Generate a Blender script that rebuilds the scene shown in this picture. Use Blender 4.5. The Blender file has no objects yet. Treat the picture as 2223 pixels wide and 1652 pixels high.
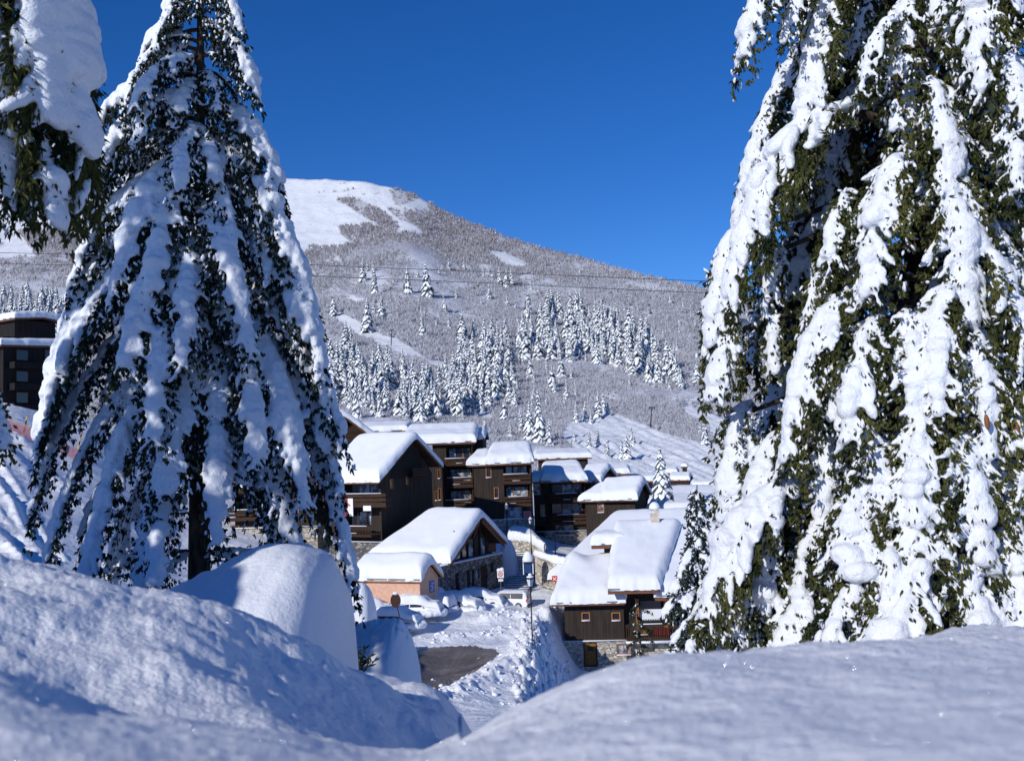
import bpy, math, random
import numpy as np
from mathutils import Vector, Matrix
SC = bpy.context.scene
COL = SC.collection
rad = math.radians
F, CX, CY = 2223.0, 1111.5, 826.0
PITCH, ROLL = rad(4.1), rad(2.0)
_d = np.array([0, math.cos(PITCH), math.sin(PITCH)])
_u0 = np.array([0, -math.sin(PITCH), math.cos(PITCH)])
_r0 = np.array([1.0, 0, 0])
UPV = _u0*math.cos(ROLL) + _r0*math.sin(ROLL)
RTV = _r0*math.cos(ROLL) - _u0*math.sin(ROLL)

def P(u, v, Y):
    """world point at depth Y (camera eye is the world origin, +y is the view heading)"""
    u = np.asarray(u, float)[..., None]; v = np.asarray(v, float)[..., None]; Y = np.asarray(Y, float)[..., None]
    r = _d + RTV*(u-CX)/F + UPV*(CY-v)/F
    return r/r[..., 1:2]*Y

AZ, EL = rad(38), rad(25)          # sun stands behind the viewer's left shoulder
SUND = np.array([-math.sin(AZ)*math.cos(EL), -math.cos(AZ)*math.cos(EL), math.sin(EL)])
def v_of_z(u, z, Y):
    v = 985.0
    for _ in range(8):
        z0 = P(u, v, Y)[2]
        v -= (z-z0)*F/Y
    return v

# ------------------------------------------------------------------ noise
def _hash(ix, iy, iz):
    ix, iy, iz = (np.atleast_1d(q) for q in (ix, iy, iz))
    h = (ix.astype(np.int64)*374761393 + iy.astype(np.int64)*668265263 + iz.astype(np.int64)*2147483647) & 0xffffffff
    h = ((h ^ (h >> 13))*1274126177) & 0xffffffff
    h = (h ^ (h >> 16)) & 0xffffffff
    h = (h*2246822519) & 0xffffffff
    h = h ^ (h >> 15)
    return (h & 0xffffff)/float(0xffffff)*2-1

def noise3(p, seed=0):
    p = np.asarray(p, float)+seed*17.31
    i = np.floor(p).astype(np.int64); f = p-i; f = f*f*(3-2*f)
    out = 0
    for dx in (0, 1):
        for dy in (0, 1):
            for dz in (0, 1):
                w = (f[..., 0] if dx else 1-f[..., 0])*(f[..., 1] if dy else 1-f[..., 1])*(f[..., 2] if dz else 1-f[..., 2])
                out = out + w*_hash(i[..., 0]+dx, i[..., 1]+dy, i[..., 2]+dz)
    return out

def fbm(p, octs=4, seed=0, gain=.5):
    p = np.asarray(p, float); a = 1.0; o = 0
    for k in range(octs):
        o = o + a*noise3(p, seed+k*3); p = p*2.03; a *= gain
    return o

def pchip(x, y, q):
    """monotone cubic interpolation, y may be (n,m) -> (len(q),m)"""
    x = np.asarray(x, float); y = np.asarray(y, float)
    one = y.ndim == 1
    if one: y = y[:, None]
    h = np.diff(x)[:, None]; d = np.diff(y, axis=0)/h
    m = np.zeros_like(y)
    s = d[:-1]*d[1:]
    w1 = 2*h[1:]+h[:-1]; w2 = h[1:]+2*h[:-1]
    with np.errstate(divide='ignore', invalid='ignore'):
        hm = (w1+w2)/(w1/d[:-1]+w2/d[1:])
    m[1:-1] = np.where(s > 0, hm, 0); m[0] = d[0]; m[-1] = d[-1]
    m = np.nan_to_num(m)
    q = np.clip(q, x[0], x[-1])
    k = np.clip(np.searchsorted(x, q)-1, 0, len(x)-2)
    hh = h[k]; t = ((q-x[k])[:, None])/hh
    r = (2*t**3-3*t**2+1)*y[k] + (t**3-2*t**2+t)*hh*m[k] + (-2*t**3+3*t**2)*y[k+1] + (t**3-t**2)*hh*m[k+1]
    return r[:, 0] if one else r

# ------------------------------------------------------------------ materials
def mat(name, col, rough=.8, metal=0, spec=.3):
    m = bpy.data.materials.new(name); m.use_nodes = True
    b = m.node_tree.nodes['Principled BSDF']
    b.inputs['Base Color'].default_value = (*col, 1); b.inputs['Roughness'].default_value = rough
    b.inputs['Metallic'].default_value = metal; b.inputs['Specular IOR Level'].default_value = spec
    return m
def nd(m, t, **kw):
    n = m.node_tree.nodes.new(t)
    for k, v in kw.items():
        if k in n.inputs.keys(): n.inputs[k].default_value = v
        else: setattr(n, k, v)
    return n
def lk(m, a, b): m.node_tree.links.new(a, b)
def bsdf(m): return m.node_tree.nodes['Principled BSDF']
def coords(m, kind='Object', scale=(1, 1, 1)):
    tc = nd(m, 'ShaderNodeTexCoord'); mp = nd(m, 'ShaderNodeMapping'); mp.inputs['Scale'].default_value = scale
    lk(m, tc.outputs[kind], mp.inputs['Vector']); return mp.outputs['Vector']
def ramp(m, fac, stops):
    r = nd(m, 'ShaderNodeValToRGB'); lk(m, fac, r.inputs['Fac']); e = r.color_ramp.elements
    while len(e) < len(stops): e.new(.5)
    for k, (p, c) in enumerate(stops): e[k].position = p; e[k].color = (*c, 1)
    return r.outputs['Color']
def noisy(m, scale, c0, c1, lo=.35, hi=.65, detail=5, bump=0, kind='Object', stretch=(1, 1, 1), dist=.02):
    v = coords(m, kind, stretch); n = nd(m, 'ShaderNodeTexNoise', Scale=scale, Detail=detail); lk(m, v, n.inputs['Vector'])
    lk(m, ramp(m, n.outputs['Fac'], [(lo, c0), (hi, c1)]), bsdf(m).inputs['Base Color'])
    if bump:
        b = nd(m, 'ShaderNodeBump', Strength=bump, Distance=dist); lk(m, n.outputs['Fac'], b.inputs['Height']); lk(m, b.outputs['Normal'], bsdf(m).inputs['Normal'])
    return m
M = {}
def snow_mat(name, scales, strength, dist, col=(.80, .825, .87), col2=(.75, .78, .84), sss=0, kind='Object'):
    m = mat(name, col, .75, 0, .25)
    v = coords(m, kind)
    prev = None
    for s, st, di in zip(scales, strength, dist):
        n = nd(m, 'ShaderNodeTexNoise', Scale=s, Detail=6, Roughness=.62); lk(m, v, n.inputs['Vector'])
        b = nd(m, 'ShaderNodeBump', Strength=st, Distance=di); lk(m, n.outputs['Fac'], b.inputs['Height'])
        if prev is not None: lk(m, prev, b.inputs['Normal'])
        else: lk(m, ramp(m, n.outputs['Fac'], [(.3, col2), (.6, col)]), bsdf(m).inputs['Base Color'])
        prev = b.outputs['Normal']
    lk(m, prev, bsdf(m).inputs['Normal'])
    return m
M['snow_tree'] = snow_mat('tree_snow', (9, 34, 90), (.6, .6, .4), (.06, .02, .006))
M['snow_roof'] = snow_mat('roof_snow', (.8, 5), (.25, .3), (.2, .04), col=(.80, .825, .87), col2=(.77, .795, .85))
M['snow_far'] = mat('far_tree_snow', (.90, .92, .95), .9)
M['snow_fine'] = snow_mat('powder_snow', (3, 30, 140), (.35, .55, .5), (.08, .012, .003))
def ground_mat():
    m = mat('ground_snow', (.87, .885, .92), .75, 0, .25)
    v = coords(m)
    g = nd(m, 'ShaderNodeNewGeometry')
    # near powder texture fading into metre sized crust away from the viewer's hill
    L = nd(m, 'ShaderNodeVectorMath', operation='LENGTH'); lk(m, g.outputs['Position'], L.inputs[0])
    far = nd(m, 'ShaderNodeMapRange'); far.inputs['From Min'].default_value = 8; far.inputs['From Max'].default_value = 40
    lk(m, L.outputs['Value'], far.inputs['Value'])
    inv = nd(m, 'ShaderNodeMath', operation='SUBTRACT'); inv.inputs[0].default_value = 1; lk(m, far.outputs['Result'], inv.inputs[1])
    prev = None
    for s, st, di, f_ in ((22, .6, .018, inv), (90, .8, .006, inv), (1.1, .5, .5, far), (5, .45, .12, far)):
        n = nd(m, 'ShaderNodeTexNoise', Scale=s, Detail=5, Roughness=.6); lk(m, v, n.inputs['Vector'])
        mu = nd(m, 'ShaderNodeMath', operation='MULTIPLY'); mu.inputs[1].default_value = st; lk(m, f_.outputs[0], mu.inputs[0])
        b = nd(m, 'ShaderNodeBump', Distance=di); lk(m, mu.outputs[0], b.inputs['Strength']); lk(m, n.outputs['Fac'], b.inputs['Height'])
        if prev is not None: lk(m, prev, b.inputs['Normal'])
        prev = b.outputs['Normal']
    lk(m, prev, bsdf(m).inputs['Normal'])
    return m
M['ground'] = ground_mat()
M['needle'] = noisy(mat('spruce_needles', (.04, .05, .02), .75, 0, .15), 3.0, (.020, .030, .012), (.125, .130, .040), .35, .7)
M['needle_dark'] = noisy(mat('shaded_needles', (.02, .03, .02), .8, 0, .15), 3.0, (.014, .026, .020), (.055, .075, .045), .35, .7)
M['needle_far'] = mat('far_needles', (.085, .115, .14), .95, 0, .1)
M['bark'] = noisy(mat('bark', (.05, .035, .025), .95), 14, (.02, .015, .012), (.10, .07, .05), bump=.6, stretch=(1, 1, .2))
M['cone'] = mat('spruce_cones', (.23, .09, .03), .8)
def planks(name, c0, c1, vertical=True, freq=5.5):
    m = mat(name, c0, .85, 0, .15)
    v = coords(m, 'Object', (freq, freq, .35) if vertical else (.35, .35, freq))
    n = nd(m, 'ShaderNodeTexNoise', Scale=1.0, Detail=3, Roughness=.7); lk(m, v, n.inputs['Vector'])
    lk(m, ramp(m, n.outputs['Fac'], [(.3, c0), (.7, c1)]), bsdf(m).inputs['Base Color'])
    b = nd(m, 'ShaderNodeBump', Strength=.5, Distance=.03); lk(m, n.outputs['Fac'], b.inputs['Height']); lk(m, b.outputs['Normal'], bsdf(m).inputs['Normal'])
    return m
M['wood'] = planks('dark_stained_planks', (.022, .017, .015), (.052, .040, .032))
M['wood_b'] = planks('weathered_brown_boards', (.030, .018, .013), (.075, .042, .028), False)
M['fascia'] = planks('fascia_boards', (.12, .055, .035), (.20, .095, .06), False, 3)
M['trim'] = mat('orange_brown_trim', (.36, .14, .035), .6)
M['orange_fascia'] = mat('orange_fascia', (.48, .22, .07), .6)
M['door'] = planks('varnished_door', (.18, .085, .02), (.30, .15, .04))
M['pink'] = noisy(mat('pink_render', (.62, .36, .25), .9), 4, (.55, .33, .24), (.66, .41, .30), bump=.1)
def stone(name, scale, c0, c1, mortar):
    m = mat(name, c0, .9, 0, .15); v = coords(m, 'Object', (1, 1, 1.5))
    vo = nd(m, 'ShaderNodeTexVoronoi', Scale=scale, Randomness=1.0); lk(m, v, vo.inputs['Vector'])
    ve = nd(m, 'ShaderNodeTexVoronoi', Scale=scale, Randomness=1.0); ve.feature = 'DISTANCE_TO_EDGE'; lk(m, v, ve.inputs['Vector'])
    c = ramp(m, vo.outputs['Color'], [(.2, c0), (.8, c1)])
    mx = nd(m, 'ShaderNodeMix'); mx.data_type = 'RGBA'
    e = ramp(m, ve.outputs['Distance'], [(.02, (0, 0, 0)), (.10, (1, 1, 1))])
    lk(m, e, mx.inputs[0]); mx.inputs[6].default_value = (*mortar, 1); lk(m, c, mx.inputs[7]); lk(m, mx.outputs[2], bsdf(m).inputs['Base Color'])
    b = nd(m, 'ShaderNodeBump', Strength=.8, Distance=.05); lk(m, e, b.inputs['Height']); lk(m, b.outputs['Normal'], bsdf(m).inputs['Normal'])
    return m
M['stone'] = stone('rubble_masonry', 3.2, (.20, .18, .15), (.62, .56, .47), (.36, .34, .31))
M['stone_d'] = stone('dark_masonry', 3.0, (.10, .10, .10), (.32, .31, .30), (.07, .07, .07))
M['glass'] = mat('window_glass', (.02, .025, .035), .08, 0, .7)
M['glass_l'] = noisy(mat('curtained_glass', (.22, .26, .32), .15, 0, .6), 1.5, (.05, .07, .10), (.42, .48, .56), .42, .58)
M['dark'] = mat('recess_shade', (.012, .010, .009), .9)  # painted shade of a recess
M['metal'] = mat('black_iron', (.025, .022, .022), .5, .4)
M['metal_g'] = mat('galvanised', (.28, .29, .31), .45, .6)
M['slate'] = mat('grey_roof_edge', (.17, .19, .24), .7)
M['white'] = mat('white_paint', (.80, .80, .80), .35)
M['lampglass'] = mat('lantern_glass', (.62, .68, .72), .25)
M['red'] = mat('red_paint', (.62, .03, .03), .5)
M['pinkred'] = mat('faded_red_cloth', (.62, .22, .22), .8)
M['blue'] = mat('blue_panel', (.05, .14, .42), .5)
M['board_blue'] = mat('shadowed_blue_panel', (.02, .055, .17), .4)  # blue darkened, the information board's shadow put into its colour
M['wood_shaded'] = planks('shade_darkened_boards', (.010, .009, .010), (.026, .022, .022))  # near-black plank copy, the left block's shade put into its colour
M['yellow'] = mat('yellow_paint', (.75, .45, .05), .6)
M['net'] = mat('orange_net', (.45, .16, .12), .9)
M['rust'] = mat('sign_back', (.055, .022, .016), .7)
M['brick'] = noisy(mat('chimney_block', (.55, .48, .40), .9), 3, (.42, .37, .31), (.62, .55, .46), bump=.3)
M['rubber'] = mat('rubber', (.02, .02, .02), .9)
M['cloth'] = mat('white_cloth', (.75, .78, .84), .9)
M['silver'] = mat('silver_paint', (.45, .47, .50), .3, .5)
M['lens'] = mat('tail_lamp', (.55, .015, .015), .25)
M['concrete'] = noisy(mat('concrete', (.3, .3, .3), .9), 2, (.22, .22, .22), (.4, .4, .39))

# ------------------------------------------------------------------ mesh helpers
class MB:
    def __init__(s): s.v = []; s.f = []; s.mi = []
    def add(s, vs, fs, mi=0):
        o = len(s.v); s.v += [tuple(map(float, p)) for p in vs]; s.f += [tuple(i+o for i in f) for f in fs]; s.mi += [mi]*len(fs); return s
    def box(s, c, size, R=None, mi=0, bev=0):
        hx, hy, hz = [q/2 for q in size]
        if bev:
            b = min(bev, hx*.9, hy*.9, hz*.9); vs = []
            for sz in (-1, 1):
                for (k, bb) in ((0, b), (1, 0)):
                    z = sz*(hz - (b if k else 0))
                    ex, ey = hx-bb, hy-bb
                    vs.append([(-ex, -ey, z), (ex, -ey, z), (ex, ey, z), (-ex, ey, z)])
            rings = [vs[0], vs[1], vs[3], vs[2]]
            pts = [p for r in rings for p in r]
            fs = [(3, 2, 1, 0), (12, 13, 14, 15)]
            for r in range(3):
                for k in range(4): fs.append((r*4+k, r*4+(k+1) % 4, (r+1)*4+(k+1) % 4, (r+1)*4+k))
        else:
            pts = [(x, y, z) for z in (-hz, hz) for (x, y) in ((-hx, -hy), (hx, -hy), (hx, hy), (-hx, hy))]
            fs = [(3, 2, 1, 0), (4, 5, 6, 7), (0, 1, 5, 4), (1, 2, 6, 5), (2, 3, 7, 6), (3, 0, 4, 7)]
        pts = np.array(pts, float)
        if R is not None: pts = pts @ np.array(R, float).T
        return s.add(pts+np.array(c, float), fs, mi)
    def tube(s, path, rads, n=8, mi=0, cap=True):
        path = np.asarray(path, float); k = len(path)
        if np.isscalar(rads): rads = [rads]*k
        vs = []
        for i in range(k):
            t = path[min(i+1, k-1)]-path[max(i-1, 0)]; t /= (np.linalg.norm(t)+1e-9)
            a = np.cross(t, [0, 0, 1.0]) if abs(t[2]) < .9 else np.cross(t, [1.0, 0, 0]); a /= np.linalg.norm(a); b = np.cross(t, a)
            for j in range(n):
                an = 2*math.pi*j/n; vs.append(path[i]+rads[i]*(a*math.cos(an)+b*math.sin(an)))
        fs = [(i*n+j, i*n+(j+1) % n, (i+1)*n+(j+1) % n, (i+1)*n+j) for i in range(k-1) for j in range(n)]
        if cap: fs += [tuple(range(n-1, -1, -1)), tuple((k-1)*n+j for j in range(n))]
        return s.add(vs, fs, mi)
    def lathe(s, prof, c=(0, 0, 0), n=12, mi=0):
        vs = [(c[0]+r*math.cos(2*math.pi*j/n), c[1]+r*math.sin(2*math.pi*j/n), c[2]+z) for r, z in prof for j in range(n)]
        fs = [(i*n+j, i*n+(j+1) % n, (i+1)*n+(j+1) % n, (i+1)*n+j) for i in range(len(prof)-1) for j in range(n)]
        return s.add(vs, fs, mi)
    def build(s, name, mats, parent=None, smooth=False, loc=None, R=None):
        me = bpy.data.meshes.new(name)
        me.from_pydata(s.v, [], s.f)
        return _fin(me, name, mats, parent, smooth, s.mi, loc)
def _fin(me, name, mats, parent, smooth, mi=None, loc=None):
    if not isinstance(mats, (list, tuple)): mats = [mats]
    for m in mats: me.materials.append(M[m] if isinstance(m, str) else m)
    if mi is not None and len(mats) > 1: me.polygons.foreach_set('material_index', mi)
    if smooth: me.polygons.foreach_set('use_smooth', [True]*len(me.polygons))
    me.update()
    o = bpy.data.objects.new(name, me); COL.objects.link(o)
    if parent is not None: o.parent = parent
    if loc is not None: o.location = loc
    return o
def npmesh(name, V, Fq, mats, parent=None, smooth=True, mi=None):
    """V (n,3), Fq (m,k) int array or list of such arrays"""
    me = bpy.data.meshes.new(name)
    Fs = Fq if isinstance(Fq, list) else [Fq]
    Fs = [f for f in Fs if len(f)]
    nl = sum(f.size for f in Fs); nf = sum(len(f) for f in Fs)
    me.vertices.add(len(V)); me.vertices.foreach_set('co', np.ascontiguousarray(V, dtype=np.float32).ravel())
    me.loops.add(nl); me.loops.foreach_set('vertex_index', np.concatenate([f.ravel() for f in Fs]).astype(np.int32))
    tot = np.concatenate([np.full(len(f), f.shape[1]) for f in Fs]); st = np.concatenate([[0], np.cumsum(tot)[:-1]])
    me.polygons.add(nf); me.polygons.foreach_set('loop_start', st.astype(np.int32)); me.polygons.foreach_set('loop_total', tot.astype(np.int32))
    me.update(calc_edges=True); me.validate()
    return _fin(me, name, mats, parent, smooth, mi)
def gridfaces(nr, nc):
    i = np.arange((nr-1)*(nc-1)); r = i//(nc-1); c = i % (nc-1); a = r*nc+c
    return np.stack([a, a+1, a+nc+1, a+nc], 1)
def tag(o, label, cat, group=None, kind=None):
    o['label'] = label; o['category'] = cat
    if group: o['group'] = group
    if kind: o['kind'] = kind
    return o
def thing(name, label, cat, loc=(0, 0, 0), rz=0, group=None):
    o = bpy.data.objects.new(name, None); COL.objects.link(o); o.empty_display_size = .3
    o.location = [float(q) for q in loc]; o.rotation_euler = (0, 0, rz)
    return tag(o, label, cat, group)
def ico(sub=1):
    t = (1+5**.5)/2
    v = [(-1, t, 0), (1, t, 0), (-1, -t, 0), (1, -t, 0), (0, -1, t), (0, 1, t), (0, -1, -t), (0, 1, -t), (t, 0, -1), (t, 0, 1), (-t, 0, -1), (-t, 0, 1)]
    f = [(0, 11, 5), (0, 5, 1), (0, 1, 7), (0, 7, 10), (0, 10, 11), (1, 5, 9), (5, 11, 4), (11, 10, 2), (10, 7, 6), (7, 1, 8), (3, 9, 4), (3, 4, 2), (3, 2, 6), (3, 6, 8), (3, 8, 9), (4, 9, 5), (2, 4, 11), (6, 2, 10), (8, 6, 7), (9, 8, 1)]
    v = [np.array(p)/np.linalg.norm(p) for p in v]
    for _ in range(sub-1):
        c = {}; nf = []
        def mid(a, b):
            k = (min(a, b), max(a, b))
            if k not in c: p = v[a]+v[b]; v.append(p/np.linalg.norm(p)); c[k] = len(v)-1
            return c[k]
        for a, b, d in f:
            x, y, z = mid(a, b), mid(b, d), mid(d, a); nf += [(a, x, z), (b, y, x), (d, z, y), (x, y, z)]
        f = nf
    return np.array(v), np.array(f)
ICO1, ICO2 = ico(1), ico(2)
def blobs(C, A, tmpl):
    """C (n,3) centres, A (n,3,3) rows = scaled axes"""
    tv, tf = tmpl
    V = np.einsum('kj,njc->nkc', tv, A)+C[:, None, :]
    Fc = tf[None]+(np.arange(len(C))*len(tv))[:, None, None]
    return V.reshape(-1, 3), Fc.reshape(-1, 3)
def remesh(V, Fc, vox, smooth=2, disp=0, dscale=.2):
    me = bpy.data.meshes.new('tmp'); me.vertices.add(len(V)); me.vertices.foreach_set('co', V.astype(np.float32).ravel())
    me.loops.add(Fc.size); me.loops.foreach_set('vertex_index', Fc.ravel().astype(np.int32))
    me.polygons.add(len(Fc)); me.polygons.foreach_set('loop_start', (np.arange(len(Fc))*3).astype(np.int32)); me.polygons.foreach_set('loop_total', np.full(len(Fc), 3, np.int32))
    me.update(calc_edges=True)
    o = bpy.data.objects.new('tmp', me); COL.objects.link(o)
    m = o.modifiers.new('r', 'REMESH'); m.mode = 'VOXEL'; m.voxel_size = vox; m.adaptivity = 0
    if smooth:
        s = o.modifiers.new('s', 'SMOOTH'); s.factor = .5; s.iterations = smooth
    dg = bpy.context.evaluated_depsgraph_get(); ev = o.evaluated_get(dg); r = ev.to_mesh()
    n = len(r.vertices); V2 = np.empty(n*3, np.float32); r.vertices.foreach_get('co', V2); V2 = V2.reshape(-1, 3)
    nf = len(r.polygons); li = np.empty(len(r.loops), np.int32); r.loops.foreach_get('vertex_index', li)
    lt = np.empty(nf, np.int32); r.polygons.foreach_get('loop_total', lt)
    N = np.empty(n*3, np.float32); r.vertices.foreach_get('normal', N); N = N.reshape(-1, 3)
    Fq = li.reshape(-1, 4) if (lt == 4).all() else None
    if Fq is None:
        ls = np.empty(nf, np.int32); r.polygons.foreach_get('loop_start', ls)
        q = lt == 4; Fq = li[ls[q][:, None]+np.arange(4)]
    if disp: V2 = V2 + N*(fbm(V2/dscale, 3, 5)[:, None]*disp)
    ev.to_mesh_clear(); bpy.data.objects.remove(o); bpy.data.meshes.remove(me)
    return V2, Fq
# ------------------------------------------------------------------ ground sheet
# rows: depth Y -> {column: row-of-sight value}; turned into one continuous terrain mesh
ROWS = [
 (.25, {-1200: 2300, 1100: 2350, 3600: 2300}),
 (.5, {-1200: 1850, 600: 1900, 1100: 1900, 3600: 1850}),
 (.8, {-1200: 1560, 0: 1600, 600: 1668, 1100: 1650, 1500: 1600, 3600: 1560}),
 (1.2, {-1200: 1380, -300: 1400, 0: 1440, 200: 1500, 400: 1550, 600: 1588, 800: 1610, 960: 1596, 1000: 1582, 1100: 1546, 1300: 1480, 1500: 1445, 1800: 1440, 2223: 1450, 3600: 1400}),
 (1.6, {-1200: 1380, -300: 1420, 0: 1462, 200: 1530, 400: 1590, 600: 1625, 800: 1640, 900: 1625, 960: 1598, 1000: 1576, 1040: 1556, 1100: 1527, 1200: 1482, 1300: 1449, 1400: 1427, 1500: 1416, 1800: 1411, 2000: 1416, 2223: 1425, 3600: 1400}),
 (2.2, {-1200: 1260, -300: 1290, 0: 1335, 200: 1390, 400: 1440, 600: 1520, 800: 1600, 960: 1640, 1100: 1600, 1300: 1500, 1500: 1450, 1800: 1440, 2000: 1418, 2223: 1398, 3600: 1360}),
 (3.0, {-1200: 1130, -300: 1180, 0: 1235, 200: 1266, 400: 1312, 500: 1345, 600: 1390, 700: 1437, 800: 1482, 880: 1515, 960: 1548, 1000: 1580, 1100: 1680, 1300: 1600, 1500: 1500, 1800: 1440, 2000: 1395, 2223: 1361, 2800: 1330, 3600: 1310}),
 (3.65, {-1200: 1160, 0: 1290, 200: 1320, 400: 1360, 600: 1440, 720: 1480, 800: 1505, 880: 1532, 960: 1566, 1000: 1600, 1100: 1700, 1300: 1640, 1500: 1530, 1800: 1455, 2223: 1380, 3600: 1320}),
 (4.3, {-1200: 1160, 0: 1300, 200: 1330, 400: 1370, 600: 1440, 720: 1457, 790: 1451, 850: 1453, 910: 1472, 950: 1510, 990: 1562, 1100: 1720, 1300: 1680, 1500: 1560, 1800: 1470, 2223: 1400, 3600: 1330}),
 (6, {-1200: 1190, 0: 1330, 400: 1400, 600: 1500, 800: 1540, 960: 1690, 1100: 1800, 1300: 1750, 1500: 1600, 1800: 1500, 2223: 1440, 3600: 1400}),
 (10, {-1200: 1230, 0: 1320, 400: 1380, 600: 1470, 800: 1560, 960: 1750, 1100: 1800, 1300: 1750, 1500: 1600, 1800: 1480, 2223: 1430, 3600: 1400}),
 (18, {-1200: 1180, 0: 1265, 200: 1300, 400: 1332, 600: 1400, 800: 1520, 960: 1700, 1100: 1760, 1300: 1720, 1500: 1620, 1800: 1500, 3600: 1400}),
 (30, {-1200: 1220, 0: 1290, 200: 1330, 400: 1400, 600: 1450, 720: 1510, 800: 1550, 880: 1590, 960: 1600, 1100: 1680, 1300: 1680, 1500: 1600, 1800: 1500, 3600: 1400}),
 (45, {-1200: 1180, 0: 1290, 200: 1340, 400: 1380, 600: 1420, 720: 1490, 800: 1530, 850: 1550, 900: 1570, 960: 1580, 1100: 1590, 1300: 1590, 1500: 1550, 3600: 1400}),
 (58, {-1200: 1090, 0: 1235, 200: 1290, 400: 1350, 600: 1400, 720: 1455, 800: -13.7, 900: -13.7, 1040: -13.7, 1130: -13.9, 1200: -16.5, 1300: -18.5, 1500: -19, 1800: -17, 3600: -15}),
 (70, {-1200: 1010, 0: 1150, 200: 1215, 400: 1290, 600: 1320, 720: 1390, 800: -13.7, 1100: -13.7, 1157: -13.8, 1190: -15.0, 1240: -17.4, 1300: -19.0, 1500: -19.6, 1800: -19, 3600: -17}),
 (80, {-1200: 950, 0: 1080, 200: 1150, 400: 1240, 600: 1270, 760: -13.7, 1130: -13.7, 1150: -13.9, 1180: -15.0, 1210: -17.2, 1250: -19.1, 1300: -19.6, 1500: -19.8, 1800: -19, 3600: -17}),
 (90, {-1200: 890, 0: 1020, 200: 1095, 400: 1190, 600: 1220, 760: 1270, 820: -13.5, 1100: -13.6, 1190: -14.6, 1212: -16.2, 1225: -17.1, 1255: -19.1, 1300: -19.6, 1500: -20, 1800: -19, 3600: -17}),
 (102, {-1200: 850, 0: 960, 200: 1040, 400: 1140, 600: 1180, 760: 1230, 900: -13.0, 1040: -13.2, 1150: -13.3, 1240: -13.3, 1300: -14.5, 1500: -17, 1800: -17, 3600: -15}),
 (118, {-1200: 820, 0: 900, 200: 975, 400: 1080, 600: 1130, 760: 1160, 900: -9.5, 1100: -9.8, 1200: -11, 1300: -12, 1500: -13, 3600: -13}),
 (135, {-1200: 805, 0: 856, 200: 925, 400: 1030, 600: 1090, 760: 1120, 900: -8.3, 1100: -8.8, 1200: -10.5, 1300: -11.5, 1500: -12.5, 3600: -12.5}),
 (200, {-1200: 830, 0: 870, 200: 915, 400: 1000, 600: 1060, 900: -9, 1200: -11, 1500: -12.5, 3600: -12.5}),
 (300, {-1200: 880, 0: 905, 300: 960, 600: 1035, 800: 1065, 1100: 1068, 1500: 1062, 2300: 1060, 3600: 1050}),
]
UK = np.array([-1200, -700, -300, 0, 100, 200, 300, 400, 500, 600, 660, 720, 760, 800, 850, 880, 910, 960, 1000, 1040, 1100, 1130, 1157, 1190, 1225, 1260, 1300, 1400, 1500, 1650, 1800, 2000, 2223, 2800, 3600], float)
tab = []
for Y, dct in ROWS:
    ks = sorted(dct); vs = [dct[k] if dct[k] > 0 else v_of_z(k, dct[k], Y) for k in ks]
    if any(dct[k] < 0 for k in ks):   # keep level stretches level in world space
        zs = [P(k, v, Y)[2] for k, v in zip(ks, vs)]
        tab.append([v_of_z(u, np.interp(u, ks, zs), Y) for u in UK])
    else:
        tab.append(pchip(ks, vs, UK) if len(ks) > 3 else np.interp(UK, ks, vs))
tab = np.array(tab)
ug = np.concatenate([-1200-np.geomspace(16000, 40, 40), np.arange(-1200, -60, 25), np.arange(-60, 2290, 4.5), np.arange(2290, 3601, 25), 3600+np.geomspace(40, 16000, 40)])
Yr = np.array([r[0] for r in ROWS])
lY = np.unique(np.concatenate([np.linspace(math.log(.25), math.log(6), 250), np.linspace(math.log(6), math.log(45), 70), np.linspace(math.log(45), math.log(120), 230), np.linspace(math.log(120), math.log(300), 40)]))
VV = pchip(UK, pchip(np.log(Yr), tab, lY).T, ug).T          # (rows, cols)
YY = np.exp(lY)[:, None]*np.ones_like(ug)[None]
VV = VV-np.clip(-1200-ug, 0, None)[None]*-.035-np.clip(ug-3600, 0, None)[None]*.035
G = P(ug[None, :]*np.ones_like(YY), VV, YY)
def sst(a, b, x): t = np.clip((x-a)/(b-a), 0, 1); return t*t*(3-2*t)
# relief: wind ripples and pillows close by, ploughed lumps round the car park, ski tracks on the left slope
near = 1-sst(3.5, 8, YY)
G[..., 2] += near*(fbm(G*[2.2, 1.6, 0], 3, 11)*.022*np.clip(YY, .3, 3) + fbm(G*[14, 14, 14], 4, 12, .65)*.0042*np.clip(YY/1.5, .5, 2))
streak = np.sin((G[..., 0]*.9+G[..., 1]*.35)*5.2+fbm(G*[1.2, 1.2, 0], 2, 4)*1.6)
G[..., 2] += near*(ug[None] < 1000)*sst(1.3, 2.0, YY)*streak*.020
mid = sst(8, 20, YY)*(1-sst(150, 220, YY))
G[..., 2] += mid*fbm(G*[.18, .18, 0], 3, 6)*.25
def seg_d(p, a, b):
    ab = b-a; t = np.clip(((p-a) @ ab)/(ab @ ab), 0, 1); return np.linalg.norm(p-(a+t[..., None]*ab), axis=-1)
def on_ground(u, v):
    """world point of the terrain seen at (u,v) from the photograph's position"""
    k = int(np.argmin(abs(ug-u))); col = VV[:, k]; best = None; m = 1e9
    for i in range(len(lY)-1):
        if col[i] < m: m = col[i]
        if Y_MIN[0] < YY[i, k] and (col[i]-v)*(col[i+1]-v) <= 0 and col[i+1] < col[i]:
            t = (col[i]-v)/(col[i]-col[i+1]+1e-9); best = YY[i, k]*(1-t)+YY[i+1, k]*t; break
    if best is None: best = 100.0
    return P(u, v, best)
Y_MIN = [20]
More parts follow.
